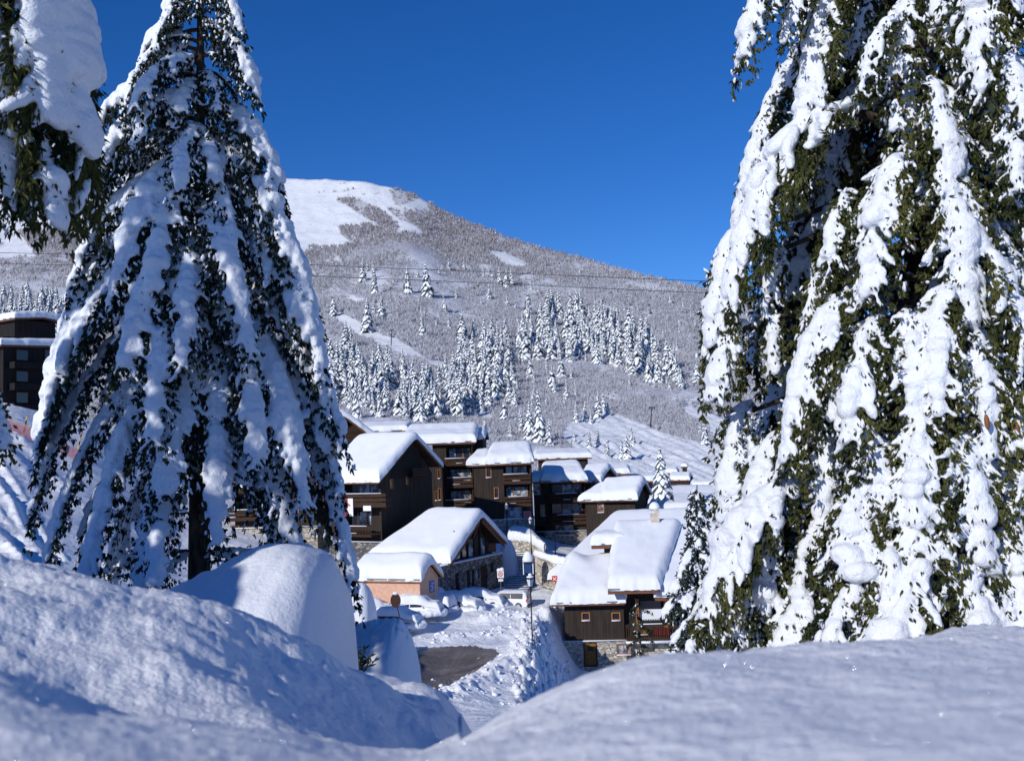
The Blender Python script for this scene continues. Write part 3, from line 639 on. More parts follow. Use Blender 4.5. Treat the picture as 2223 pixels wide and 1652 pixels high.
# ------------------------------------------------------------------ big snow laden spruces
def norm(a): return a/(np.linalg.norm(a, axis=-1, keepdims=True)+1e-9)
class Spruce:
    def __init__(s, seed): s.rg = np.random.default_rng(seed); s.bc = []; s.ba = []; s.sc = []; s.sr = []; s.tp = []; s.td = []; s.tl = []; s.rods = []; s.cones = []; s.sd = []; s.powder = 1.0; s.spray = .62
    def blob(s, c, ax): s.bc.append(c); s.ba.append(ax)
    def bough(s, start, tip, arch=.15, width=.4, snow=1.0, twig=1.0, px=.0075, hang=1.0, seclen=1.0, rag=.78):
        """px: rough metre size of one picture element at this depth, sets the amount of detail"""
        rg = s.rg; start = np.array(start, float); tip = np.array(tip, float)
        hz = tip-start; L = np.linalg.norm(hz); hzh = hz*[1, 1, 0]; hl = np.linalg.norm(hzh)+1e-6
        ctl = start+hzh*.62+np.array([0, 0, arch*L]); side = np.array([-hzh[1], hzh[0], 0])/hl
        ctl = ctl+side*rg.normal(0, .04)*L
        def C(t): t = np.asarray(t, float)[..., None]; return (1-t)**2*start+2*t*(1-t)*ctl+t*t*tip
        def T(t): t = np.asarray(t, float)[..., None]; return norm(2*(1-t)*(ctl-start)+2*t*(tip-ctl))
        tt = np.linspace(0, 1, 9); s.rods.append((C(tt), np.linspace(.022+.012*L, .006, 9)))
        # snow ribbon on the bough
        n = max(8, int(L/(width*(.26 if rag > .7 else .15)))); ts = np.linspace(.10+rg.random()*.12, .97, n)
        gapc = rg.uniform(.2, .9); gapw = rg.uniform(0, .06)
        ph = rg.uniform(0, 6.28); dn0 = np.array([0, 0, -1.0])
        for t in ts:
            if abs(t-gapc) < gapw: continue
            p = C(t); tg = T(t); up = norm(np.cross(side, tg)); up = up if up[2] > 0 else -up
            w = width*.50*min(1, .16+1.0*t)*(1 if t < .9 else .72)*(1+.20*math.sin(t*13+ph)+rg.normal(0, .05+.11*rag))*snow
            h = w*rg.uniform(.34, .52)
            lat = side*rg.normal(0, .12)*w
            s.blob(p+up*h*.6+lat*(.3+.7*rag), np.stack([tg*width*.30*rg.uniform(.8, 1.3), side*w*(.72 if rag > .7 else .85), up*h*(1 if rag > .7 else .85)]))
            if twig > .8 and px < .012:       # twig ends breaking through the snow
                kk = rg.poisson(1.6*twig)
                if kk:
                    of = rg.uniform(-1.1, 1.1, kk)[:, None]; s.tp.append(p+side*of*w+up*(h*(1.35-abs(of)*.9))); s.td.append(norm(tg*rg.uniform(.2, 1, (kk, 1))+side*of*.8+dn0*rg.uniform(0, .7, (kk, 1))+up*.25)); s.tl.append(rg.uniform(4, 8, kk)*px)
            for sd in (-1, 1):      # lobes draped over both flanks, ragged
                if rg.random() < rag:
                    ww = w*rg.uniform(.22, .46); ex_ = rg.uniform(.45, 1.1); fd = norm(tg*rg.uniform(.4, 1)+side*sd*rg.uniform(.2, .8)+dn0*rg.uniform(.1, .6)); f2 = norm(np.cross(fd, up)); f3 = np.cross(f2, fd)
                    s.blob(p+side*sd*w*ex_+dn0*w*(.05+.40*ex_*rg.random())+tg*rg.normal(0, .3)*w, np.stack([fd*ww*rg.uniform(1.6, 3.2), f2*ww*.85, f3*ww*.7]))
        # side sprays
        ns = max(6, int(L/(.085+.02*width)*twig**.5)); dn = np.array([0, 0, -1.0])
        for k in range(ns):
            t = .12+.88*(k+rg.random())/ns
            p = C(t); tg = T(t)
            for sd in (-1, 1):
                l = width*rg.uniform(.55, 1.05)*(.45+.8*math.sin(math.pi*min(1, t*.82+.1)))*seclen
                d = norm(tg*rg.uniform(.4, .95)+side*sd*rg.uniform(.55, 1.0)+dn*rg.uniform(.05, .35)*hang)
                m = max(3, int(l/(6*px)/1.0)); q = np.linspace(.12, 1, m)
                pts = p+d*(q*l)[:, None]+dn*(hang*.55*l*q**1.8)[:, None]
                # needled twigs hanging from the spray
                reps = max(1, int(round(twig*4.3)))
                for r in range(reps):
                    dd = norm(d*rg.uniform(.1, .7, (m, 1))+dn*rg.uniform(.35, 1.1, (m, 1))*hang+rg.normal(0, .42, (m, 3)))
                    s.tp.append(pts+rg.normal(0, .012, (m, 3))); s.td.append(dd); s.tl.append(rg.uniform(.55, 1.45, m)*np.clip(width*.19, 5*px, .13))
                if rg.random() < s.spray*snow:
                    e = rg.uniform(.45, .95); j = int(e*m)
                    for i in range(0, max(1, j), 2 if px < .006 else 1):
                        rr = np.clip(width*rg.uniform(.09, .17), 1.6*px, .09)
                        s.blob(pts[i]+np.array([0, 0, rr*.55]), np.stack([d*rr*2.3, np.cross(d, [0, 0, 1.0])*rr*.95, np.array([0, 0, rr*.65])]))
                # loose powder caught on needles
                nsn = rg.poisson(m*.35*s.powder)
                for _ in range(nsn):
                    i = rg.integers(0, m); s.sc.append(pts[i]+rg.normal(0, .03, 3)+np.array([0, 0, .01-rg.random()*.05])); s.sr.append(rg.uniform(.7, 1.9)*px); s.sd.append(dd[i])
    def build(s, root, vox, needle='needle', blade=.012, lump=.012):
        o3 = np.array(root.location)
        C = np.array(s.bc)-o3; A = np.array(s.ba)
        V, Fc = blobs(C, A, ICO2); V, Fq = remesh(V, Fc, vox, 2, lump, .09)
        ns = len(V)
        if s.sc:
            sc = np.array(s.sc)-o3; sr = np.array(s.sr); e1 = np.array(s.sd); e2 = norm(np.cross(e1, s.rg.normal(0, 1, e1.shape))); e3 = np.cross(e1, e2); Ax = np.stack([e1*(sr*s.rg.uniform(1.4, 3.2, len(sr)))[:, None], e2*(sr*.9)[:, None], e3*(sr*.8)[:, None]], 1)
            V2, F2 = blobs(sc, Ax, ICO1); F2 = F2+ns; V = np.concatenate([V, V2]); Fs = [Fq, F2]
        else: Fs = [Fq]
        npmesh('snow_cover', V, Fs, 'snow_tree', root)
        p = np.concatenate(s.tp)-o3; d = np.concatenate(s.td); l = np.concatenate(s.tl)[:, None]; n = len(p); rg = s.rg
        a = norm(np.cross(d, rg.normal(0, 1, (n, 3)))); b = np.cross(d, a); w = blade*rg.uniform(.7, 1.4, (n, 1))
        # twig = two crossed tapering blades plus three side spikes
        VV_ = np.stack([p, p+d*l*.5+a*w, p+d*l, p+d*l*.5-a*w, p+d*l*.55+b*w, p+d*l*.55-b*w,
                        p+d*l*.15, p+d*l*.35, p+d*l*.62+a*l*.18, p+d*l*.3, p+d*l*.5, p+d*l*.80-a*l*.17, p+d*l*.22, p+d*l*.42, p+d*l*.68+b*l*.18], 1)
        o = (np.arange(n)*15)[:, None]
        Q = np.concatenate([o+[0, 1, 2, 3], o+[0, 4, 2, 5]]); T3 = np.concatenate([o+[6, 7, 8], o+[9, 10, 11], o+[12, 13, 14]])
        npmesh('needles', VV_.reshape(-1, 3), [Q, T3], needle, root, False)
        m = MB()
        for pth, r in s.rods: m.tube(pth-o3, r, 5, cap=False)
        m.build('branches', 'bark', root, True)
        if s.cones:
            for c in s.cones:
                c = np.array(c)-o3; MB().tube([c, c+[.004, 0, -.03], c+[.006, 0, -.08], c+[.008, 0, -.11]], [.008, .018, .017, .004], 6).build('cone', 'cone', root, True)
def trunk(root, pts, rads):
    MB().tube(np.array(pts, float)-np.array(root.location), rads, 12).build('trunk', 'bark', root, True)

# ---- left spruce
YL = 18.0
bx = P(432, 1330, YL); gz0 = groundz(bx[0], bx[1])
rt = thing('snow_laden_spruce', 'tall shaded spruce left of the village with snow heavy boughs drooping round a dark trunk', 'tree', (bx[0], bx[1], gz0), 0)
top = P(436, -300, YL); bot = np.array([bx[0], bx[1], gz0-.3])
axis = lambda z: bot+(top-bot)*((z-bot[2])/(top[2]-bot[2]))
trunk(rt, [axis(z) for z in np.linspace(bot[2], top[2], 14)], list(np.linspace(.21, .02, 14)))
mpp = YL/F
zv = lambda v: P(432, v, YL)[2]
ENV_V = [-300, -100, 0, 60, 130, 210, 300, 370, 480, 600, 700, 830, 950, 1100, 1240, 1330]
ENV_L = [10, 60, 90, 115, 140, 172, 235, 252, 275, 295, 312, 350, 368, 372, 352, 330]
ENV_R = [10, 55, 85, 95, 110, 132, 150, 172, 182, 225, 262, 285, 315, 335, 345, 340]
sp = Spruce(11); sp.powder = 2.0; sp.spray = .9; rg = np.random.default_rng(12)
def env_r(v, an, L_, R_):
    l = np.interp(v, ENV_V, L_); r = np.interp(v, ENV_V, R_); c = math.cos(an); return (r*(1+c)/2+l*(1-c)/2)
# explicit outline boughs: (start v on trunk, tip u, tip v, depth offset)
for sv, tu, tv, dy, wd in [(-60, 352, 60, -.4, .34), (-80, 508, 110, -.2, .4), (40, 300, 150, -.3, .42), (-40, 525, 75, -.5, .3), (60, 560, 215, -.3, .48), (110, 268, 225, -.5, .5), (170, 203, 290, -.5, .46),
                       (210, 210, 375, -.6, .62), (240, 606, 395, -.2, .7), (300, 182, 490, -.6, .42), (330, 612, 485, -.5, .55), (380, 148, 640, -.7, .5), (350, 250, 620, -1.2, .62), (400, 682, 668, -.5, .6), (470, 132, 725, -.5, .55),
                       (520, 90, 955, -.6, .95), (500, 700, 800, -.7, .62), (560, 270, 800, -1.8, .62), (600, 745, 950, -.4, .62), (680, 65, 1135, -.5, .50), (650, 660, 1100, -1.3, .58), (720, 745, 1080, -.5, .50), (760, 772, 1285, -.3, .66),
                       (820, 92, 1265, -.6, .50), (800, 180, 1290, -1.4, .6), (880, 655, 1290, -1.0, .55), (900, 300, 1320, -1.6, .5), (760, 360, 1080, -2.0, .55), (700, 470, 1210, -1.9, .42), (620, 330, 960, -2.1, .5), (540, 395, 800, -1.9, .5), (430, 330, 640, -1.6, .5), (470, 545, 780, -1.5, .5), (610, 560, 1010, -1.7, .5), (300, 470, 400, -.9, .4), (190, 375, 280, -.9, .36)]:
    st = axis(zv(sv)); tp_ = P(tu, tv, YL+dy); sp.bough(st, tp_, rg.uniform(.10, .22), wd*.90, .86, 1.7, .0168, 1.3, 1.15, .50)
v = 1010; k = 0
while v > -260:
    an = k*2.39996+rg.normal(0, .25); front = math.sin(an) < 0
    dropf = rg.uniform(.55, 1.05)
    R0 = env_r(min(v+170, 1330), an, ENV_L, ENV_R)*mpp*rg.uniform(.5, .84)
    zst = zv(v); st = axis(zst); drop = R0*dropf*1.15
    sp.bough(st, st+np.array([math.cos(an)*R0, math.sin(an)*R0, -drop]), rg.uniform(.08, .2), (.20+.13*R0)*rg.uniform(.7, 1.2), rg.uniform(.45, .8), 1.2 if front else .6, .0168, 1.2, 1.1, .45)
    v -= 20 if v > 300 else 15; k += 1
# sparse dead low boughs
for tu, tv, dy in ((560, 1245, -.9), (330, 1290, -.8), (250, 1230, 1.0), (620, 1210, .8)):
    sp.bough(axis(zv(1200)), P(tu, tv, YL+dy), .05, .3, .8, .5, .0168)
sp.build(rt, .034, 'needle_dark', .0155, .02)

# ---- right spruce
YR = 9.5
bx = P(2060, 1480, YR); gz1 = groundz(bx[0], bx[1])
rr = thing('snow_laden_spruce', 'huge sunlit spruce filling the right side with thick white snow on olive green boughs', 'tree', (bx[0], bx[1], gz1), 0)
top = np.array([bx[0]+.1, bx[1]+.1, 11.5]); bot = np.array([bx[0], bx[1], gz1-.3])
trunk(rr, [axis(z) for z in np.linspace(bot[2], top[2], 14)], list(np.linspace(.24, .02, 14)))
sp = Spruce(21); sp.powder = 2.0; rg = np.random.default_rng(22)
zr_ = lambda v: P(2060, v, YR)[2]
PADS2 = [(1900,100,1720,430,10.3,10.2),(1950,250,1760,600,10.4,10.3),(1880,350,1690,720,10.2,10.1),(1900,500,1700,860,10.0,9.9),(1860,-30,1770,330,10.3,10.2),(1950,600,1720,1000,9.9,9.8),(1960,0,1830,350,10.0,9.9),(1960,330,1810,700,9.9,9.8),(1900,800,1700,1150,9.7,9.6),(1800,780,1620,1080,9.8,9.7),(1900,200,1780,480,9.6,9.4),(1850,460,1720,640,9.4,9.2),(1900,-150,1820,140,10,9.8),(1820,560,1630,780,9.8,9.6),(1850,1000,1640,1300,9.3,9.1),(2100,-100,2020,240,9.6,9.4),(2200,0,2160,420,9.6,9.4),(2250,300,2200,700,9.5,9.3)]
for su, sv, tu, tv, y0, y1 in PADS2: sp.bough(P(su, sv, y0), P(tu, tv, y1), .2, .42, .55, 2.4, .0095, 1.0, 1.3)
PADS = [(1800,-120,1590,132,8.9,8.6,.36),(1830,-90,1690,96,8.9,8.6,.30),(1850,-90,1730,340,9.0,8.8,.50),(1800,100,1640,400,9.7,9.6,.40),(1760,190,1570,590,9.7,9.5,.36),(1915,262,1556,650,8.8,8.7,.58),
 (1985,20,1940,290,8.3,8.1,.36),(1990,50,1872,200,8.2,8.0,.28),(2015,190,2085,490,8.2,7.9,.42),(2050,400,2112,715,8.0,7.7,.42),(1975,365,1880,650,8.1,7.8,.42),(1860,420,1800,600,8.3,8.1,.26),(2150,-80,2135,200,8.0,7.8,.40),(2180,140,2260,500,8.0,7.7,.42),(2080,120,2170,330,8.2,8.0,.32),(2200,300,2215,420,7.8,7.6,.26),
 (1650,500,1512,752,9.0,8.8,.38),(1700,540,1640,700,8.9,8.7,.24),(1690,690,1662,812,8.7,8.6,.22),(1640,715,1516,868,8.8,8.6,.32),(1790,600,1745,760,8.5,8.3,.24),
 (1890,650,1690,1010,8.2,8.0,.46),(1925,700,1840,970,8.0,7.7,.38),(1965,690,1990,920,7.9,7.6,.40),(2065,640,2040,910,7.8,7.5,.36),(2110,560,2245,810,7.9,7.6,.46),(2130,760,2150,1000,7.7,7.4,.34),(2180,830,2260,1060,7.7,7.4,.38),
 (1640,890,1545,1140,9.0,8.8,.34),(1720,950,1610,1118,8.6,8.4,.36),(1800,950,1785,1160,8.2,8.0,.34),(1880,930,1930,1150,7.9,7.6,.36),(2010,900,1990,1120,7.7,7.4,.34),(2080,960,2135,1230,7.6,7.3,.38),
 (1760,1070,1498,1335,8.4,8.1,.46),(1690,1180,1640,1330,8.3,8.1,.28),(1790,1150,1720,1360,8.1,7.9,.32),(1870,1060,1855,1300,7.8,7.5,.42),(1985,1040,2005,1300,7.6,7.3,.42),(2190,1090,2230,1330,7.6,7.3,.36),(1930,1180,1935,1330,7.6,7.3,.28),
 (1700,1290,1535,1412,8.3,8.1,.34),(1790,1300,1680,1425,8.0,7.8,.32),(1860,1280,1790,1430,7.7,7.5,.34),(1990,1240,1940,1430,7.5,7.2,.42),(2070,1230,2130,1410,7.5,7.2,.42),(1930,1330,1890,1440,7.5,7.2,.3),(2170,1250,2240,1400,7.5,7.2,.34)]
for su, sv, tu, tv, y0, y1, wd in PADS:
    if tu < 1800: tu = tu+24*(1800-tu)/300*1.2+4
    a_ = P(su, sv, y0); b_ = P(tu, tv, y1); sp.bough(a_, b_, rg.uniform(.14, .26), wd*(.80 if tu < 1700 else .70), .92, 2.3, .0088, 1.0, 1.25, .80 if tu > 1640 else .62)
    t0 = axis(a_[2]+.35); sp.rods.append((np.array([t0, (t0+a_)/2+[0, 0, .12], a_]), [.035, .028, .02]))
v = 1300; k = 0
while v > -1700:
    an = k*2.39996+rg.normal(0, .25); back_ = math.sin(an) > .25
    z = zr_(v); f = max(.03, (11.5-z)/(11.5+2.7))
    R0 = 3.15*f**.8*(rg.uniform(.6, .92) if back_ else rg.uniform(.36, .78))
    st = axis(z); tipz = z-R0*rg.uniform(.6, 1.0)
    vis = tipz < 4.2
    sp.bough(st, st+np.array([math.cos(an)*R0, math.sin(an)*R0, tipz-z]), rg.uniform(.08, .22), (.15+.06*R0)*rg.uniform(.7, 1.25), rg.uniform(.45, .8), (1.5 if not back_ else .6) if vis else .25, .0088 if vis and not back_ else .015)
    v -= 15 if v > -500 else 36; k += 1
for u, v_, y in ((1588, 885, 8.9), (1600, 893, 8.9), (1555, 1330, 8.7), (1575, 1345, 8.7), (2205, 915, 7.4), (2212, 950, 7.4), (2140, 900, 7.3), (1612, 1352, 8.6)): sp.cones.append(P(u, v_, y))
sp.build(rr, .0160, 'needle', .0085, .012)

# ---- nearest spruce, trunk outside the frame at the upper left
YN = 5.4
b0 = P(-560, 1400, YN); gz2 = groundz(b0[0], b0[1])
rn = thing('snow_laden_spruce', 'nearest spruce, only its big snow lobed bough tips hanging into the upper left', 'tree', (b0[0], b0[1], gz2), 0)
top = np.array([b0[0], b0[1], 8.5]); bot = np.array([b0[0], b0[1], gz2-.3])
trunk(rn, [axis(z) for z in np.linspace(bot[2], top[2], 12)], list(np.linspace(.20, .02, 12)))
sp = Spruce(31); rg = np.random.default_rng(32)
def PA(u, v, y=YN): return P(u, v, y)
for su, sv_, tu, tv, y0, y1, wd, ar, sn in [(-120, -330, 180, 345, 5.4, 5.3, .42, .28, 1.1), (-60, -300, 112, 290, 5.25, 5.1, .40, .2, 1.1), (60, 120, 185, 432, 5.35, 5.3, .34, .2, .14), (-20, 140, 140, 425, 5.25, 5.2, .34, .2, .14), (100, 60, 205, 400, 5.5, 5.5, .3, .2, .2), (-60, 20, 60, 420, 5.3, 5.2, .34, .2, .14), (-60, -60, 20, 300, 5.1, 4.95, .20, .2, .7), (-100, 60, 30, 470, 5.3, 5.0, .24, .2, .5), (30, 290, 122, 488, 5.15, 5.1, .23, .22, 1.1), (-60, 230, 60, 480, 5.2, 5.1, .2, .2, .5), (60, 200, 200, 420, 5.45, 5.5, .2, .2, .35), (-180, 760, 14, 985, 5.4, 5.1, .14, .15, 1.1)]:
    sp.bough(P(su, sv_, y0), P(tu, tv, y1), ar, wd, sn, 2.1, .0052, 1.0, .9, .35)
    b_ = P(su, sv_, y0); a_ = axis(b_[2]+rg.uniform(-.25, .12)); md = (a_+b_)/2+[0, rg.normal(0, .05), rg.uniform(.06, .16)]; sp.rods.append((pchip([0, .5, 1], np.array([a_, md, b_]), np.linspace(0, 1, 7)), np.linspace(.028, .014, 7)))
v = 1000; k = 0
while v > -2000:
    an = k*2.39996+rg.normal(0, .2); z = P(-560, v, YN)[2]; f = max(.03, (8.5-z)/10.5)
    R0 = 2.1*f**.8*rg.uniform(.6, .9); tipz = z-R0*rg.uniform(.5, .9)
    if math.cos(an) > -.1 : R0 = min(R0, .95)
    if math.cos(an) < .4 and math.sin(an) < .3 and v < 1500: R0 *= .4
    st = axis(z); sp.bough(st, st+np.array([math.cos(an)*R0, math.sin(an)*R0, tipz-z]), .15, .2+.1*R0, .9, .3, .014)
    v -= 75; k += 1
sp.build(rn, .012, 'needle', .0065, .008)

# ---- small spruce before the right chalet
YS = 40.0
bx = P(1512, 1432, YS)
rs = thing('small_snowy_spruce', 'slender blue shaded spruce in front of the right chalet roof', 'tree', bx, 0)
top = P(1513, 1052, YS); bot = np.array([bx[0], bx[1], bx[2]-2.5])
trunk(rs, [axis(z) for z in np.linspace(bot[2], top[2], 8)], list(np.linspace(.13, .02, 8)))
sp = Spruce(41); rg = np.random.default_rng(42); v = 1420; k = 0
while v > 1062:
    an = k*2.39996; f = (v-1052)/380; R0 = (.15+1.75*f**1.1)*rg.uniform(.5, 1.1)
    z = P(1512, v, YS)[2]; st = axis(z)
    sp.bough(st, st+np.array([math.cos(an)*R0, math.sin(an)*R0, -R0*rg.uniform(.3, .75)]), .1, .26+.16*R0, rg.uniform(.8, 1.1), .8, .03)
    v -= 7; k += 1
for tu, tv in ((1352, 1330), (1440, 1335), (1455, 1285), (1462, 1395), (1475, 1250)):
    sp.bough(axis(P(1512, tv-45, YS)[2]), P(max(tu, 1440), tv, YS-.4), .05, .42, 1, 1, .03)
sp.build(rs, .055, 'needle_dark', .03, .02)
# thin bare sapling left of it
YT = 42.0
bx = P(1392, 1440, YT); rb = thing('frosted_sapling', 'spindly frosted sapling standing before the balcony of the right chalet', 'tree', bx, 0)
sp = Spruce(43); sp.powder = .12; rg = np.random.default_rng(44)
MB().tube([(0, 0, -2), (0, 0, 1), (-.12, 0, 2.6)], [.06, .05, .015], 6).build('trunk', 'bark', rb, True)
for k in range(16):
    z = .3+2.2*k/16; an = k*2.4; st = np.array(bx)+[-.05*z/2.6, 0, z]; R0 = (1.05-.3*z/2.5)*rg.uniform(.5, 1)
    sp.bough(st, st+np.array([math.cos(an)*R0*.7, math.sin(an)*R0*.6, -R0*rg.uniform(-.1, .4)]), .2, .09, .30, .25, .022)
sp.build(rb, .05, 'needle_dark', .02, .01)

# ---- snow buried bush mounds in the middle distance
def mound(name, label, cat, us, depth, prof, Yc, rough=.012, twigs=None):
    """prof: outline (u, v) of the visible dome; built as a rounded body standing on the slope"""
    pr = np.array(prof, float); n = len(pr); ring = 28
    base_v = max(pr[:, 1])+120
    uu = pr[0, 0]+(pr[-1, 0]-pr[0, 0])*np.sin(np.linspace(0, 1, 90)*math.pi/2)**.9; vv = pchip(pr[:, 0], pr[:, 1], uu)
    V = []
    for u, v_ in zip(uu, vv):
        ttop = P(u, v_, Yc); tb = P(u, base_v, Yc); h = ttop[2]-tb[2]
        sN = (u-pr[0, 0])/(pr[-1, 0]-pr[0, 0])*2-1; df = (1-min(1, abs(sN))**4)**.5
        for a in np.linspace(0, math.pi, ring):
            V.append([ttop[0], Yc-depth*df*math.cos(a), tb[2]+h*math.sin(a)**.62])
    V = np.array(V); V += (fbm(V*[2.2, 2.2, 2.2], 2, 61)[:, None]*.05+fbm(V*9, 3, 62)[:, None]*rough)*np.array([0, .6, 1])
    V2 = V.reshape(90, ring, 3)
    cen = V2.mean(axis=(0, 1))*[1, 1, 0]+[0, 0, V2[..., 2].min()]
    r = thing(name, label, cat, cen, 0)
    npmesh('snow_cover', (V2-cen).reshape(-1, 3), gridfaces(90, ring)[:, ::-1], 'snow_fine', r)
    return r
m1 = mound('snow_buried_bush', 'big rounded snow mound in the centre left, half lit and half in blue shade', 'snow mound', None, 1.0,
      [(300, 1420), (330, 1330), (350, 1303), (420, 1262), (480, 1232), (540, 1206), (600, 1195), (640, 1194), (675, 1201), (705, 1221), (728, 1256), (743, 1300), (752, 1350), (757, 1400), (759, 1460), (761, 1560)], 5.6, .016)
m2 = mound('snow_buried_bush', 'blue shaded snow mound with bare twigs at its foot beside the brown road', 'snow mound', None, 2.0,
      [(690, 1480), (725, 1392), (760, 1362), (795, 1355), (825, 1350), (845, 1345), (862, 1348), (878, 1368), (892, 1400), (903, 1440), (912, 1500)], 19.2, .05)
sp = Spruce(51); o_ = P(785, 1455, 12.5)
for k, (u, v) in enumerate(((765, 1388), (772, 1400), (790, 1410), (800, 1425), (768, 1420), (812, 1436), (780, 1432))):
    a, b_ = P(775, 1470, 12.4), P(u, v, 12.4-.02*k); m_ = 14; q = np.linspace(.2, 1, m_)[:, None]
    sp.tp.append(a+(b_-a)*q); sp.td.append(norm(np.array([.3, 0, .6])+sp.rg.normal(0, .5, (m_, 3)))); sp.tl.append(np.full(m_, .10)); sp.rods.append((np.linspace(a, b_, 3), [.012, .008, .004]))
    sp.blob(b_, np.eye(3)*.012)
rbush = thing('juniper_twigs', 'dark spiky shrub poking from the snow below the big mound', 'shrub', o_, 0); sp.build(rbush, .01, 'needle_dark', .012, 0)
m3 = mound('snow_covered_vehicle', 'tall van shaped lump buried under smooth snow left of the parked cars', 'buried van', None, 2.2,
      [(735, 1345), (745, 1290), (762, 1266), (785, 1265), (800, 1275), (812, 1305), (817, 1330), (818, 1350)], 78, .05)

# ---- off-frame neighbours standing up-sun on the same slope (their shadows lie across the left spruce and the mounds)
def shade_spruce(name, x, y, H, R, seed, lab, z=None):
    z = groundz(x, y) if z is None else z
    r = thing(name, lab, 'tree', (x, y, z), 0)
    s_ = Spruce(seed); rg = np.random.default_rng(seed)
    MB().tube([(0, 0, -.4), (0, 0, H)], [.24, .02], 10).build('trunk', 'bark', r, True)
    nb = int(H*6)
    for k in range(nb):
        f = (k+.5)/nb; zz = z+H*(.08+.9*f); an = k*2.39996; R0 = R*(1-f)**.8*rg.uniform(.7, 1.05)+.1
        st = np.array([x, y, zz]); s_.bough(st, st+np.array([math.cos(an)*R0, math.sin(an)*R0, -R0*rg.uniform(.5, .9)]), .15, .35+.15*R0, 1, .3, .03)
    s_.build(r, .08, 'needle_dark', .03, .02); return r
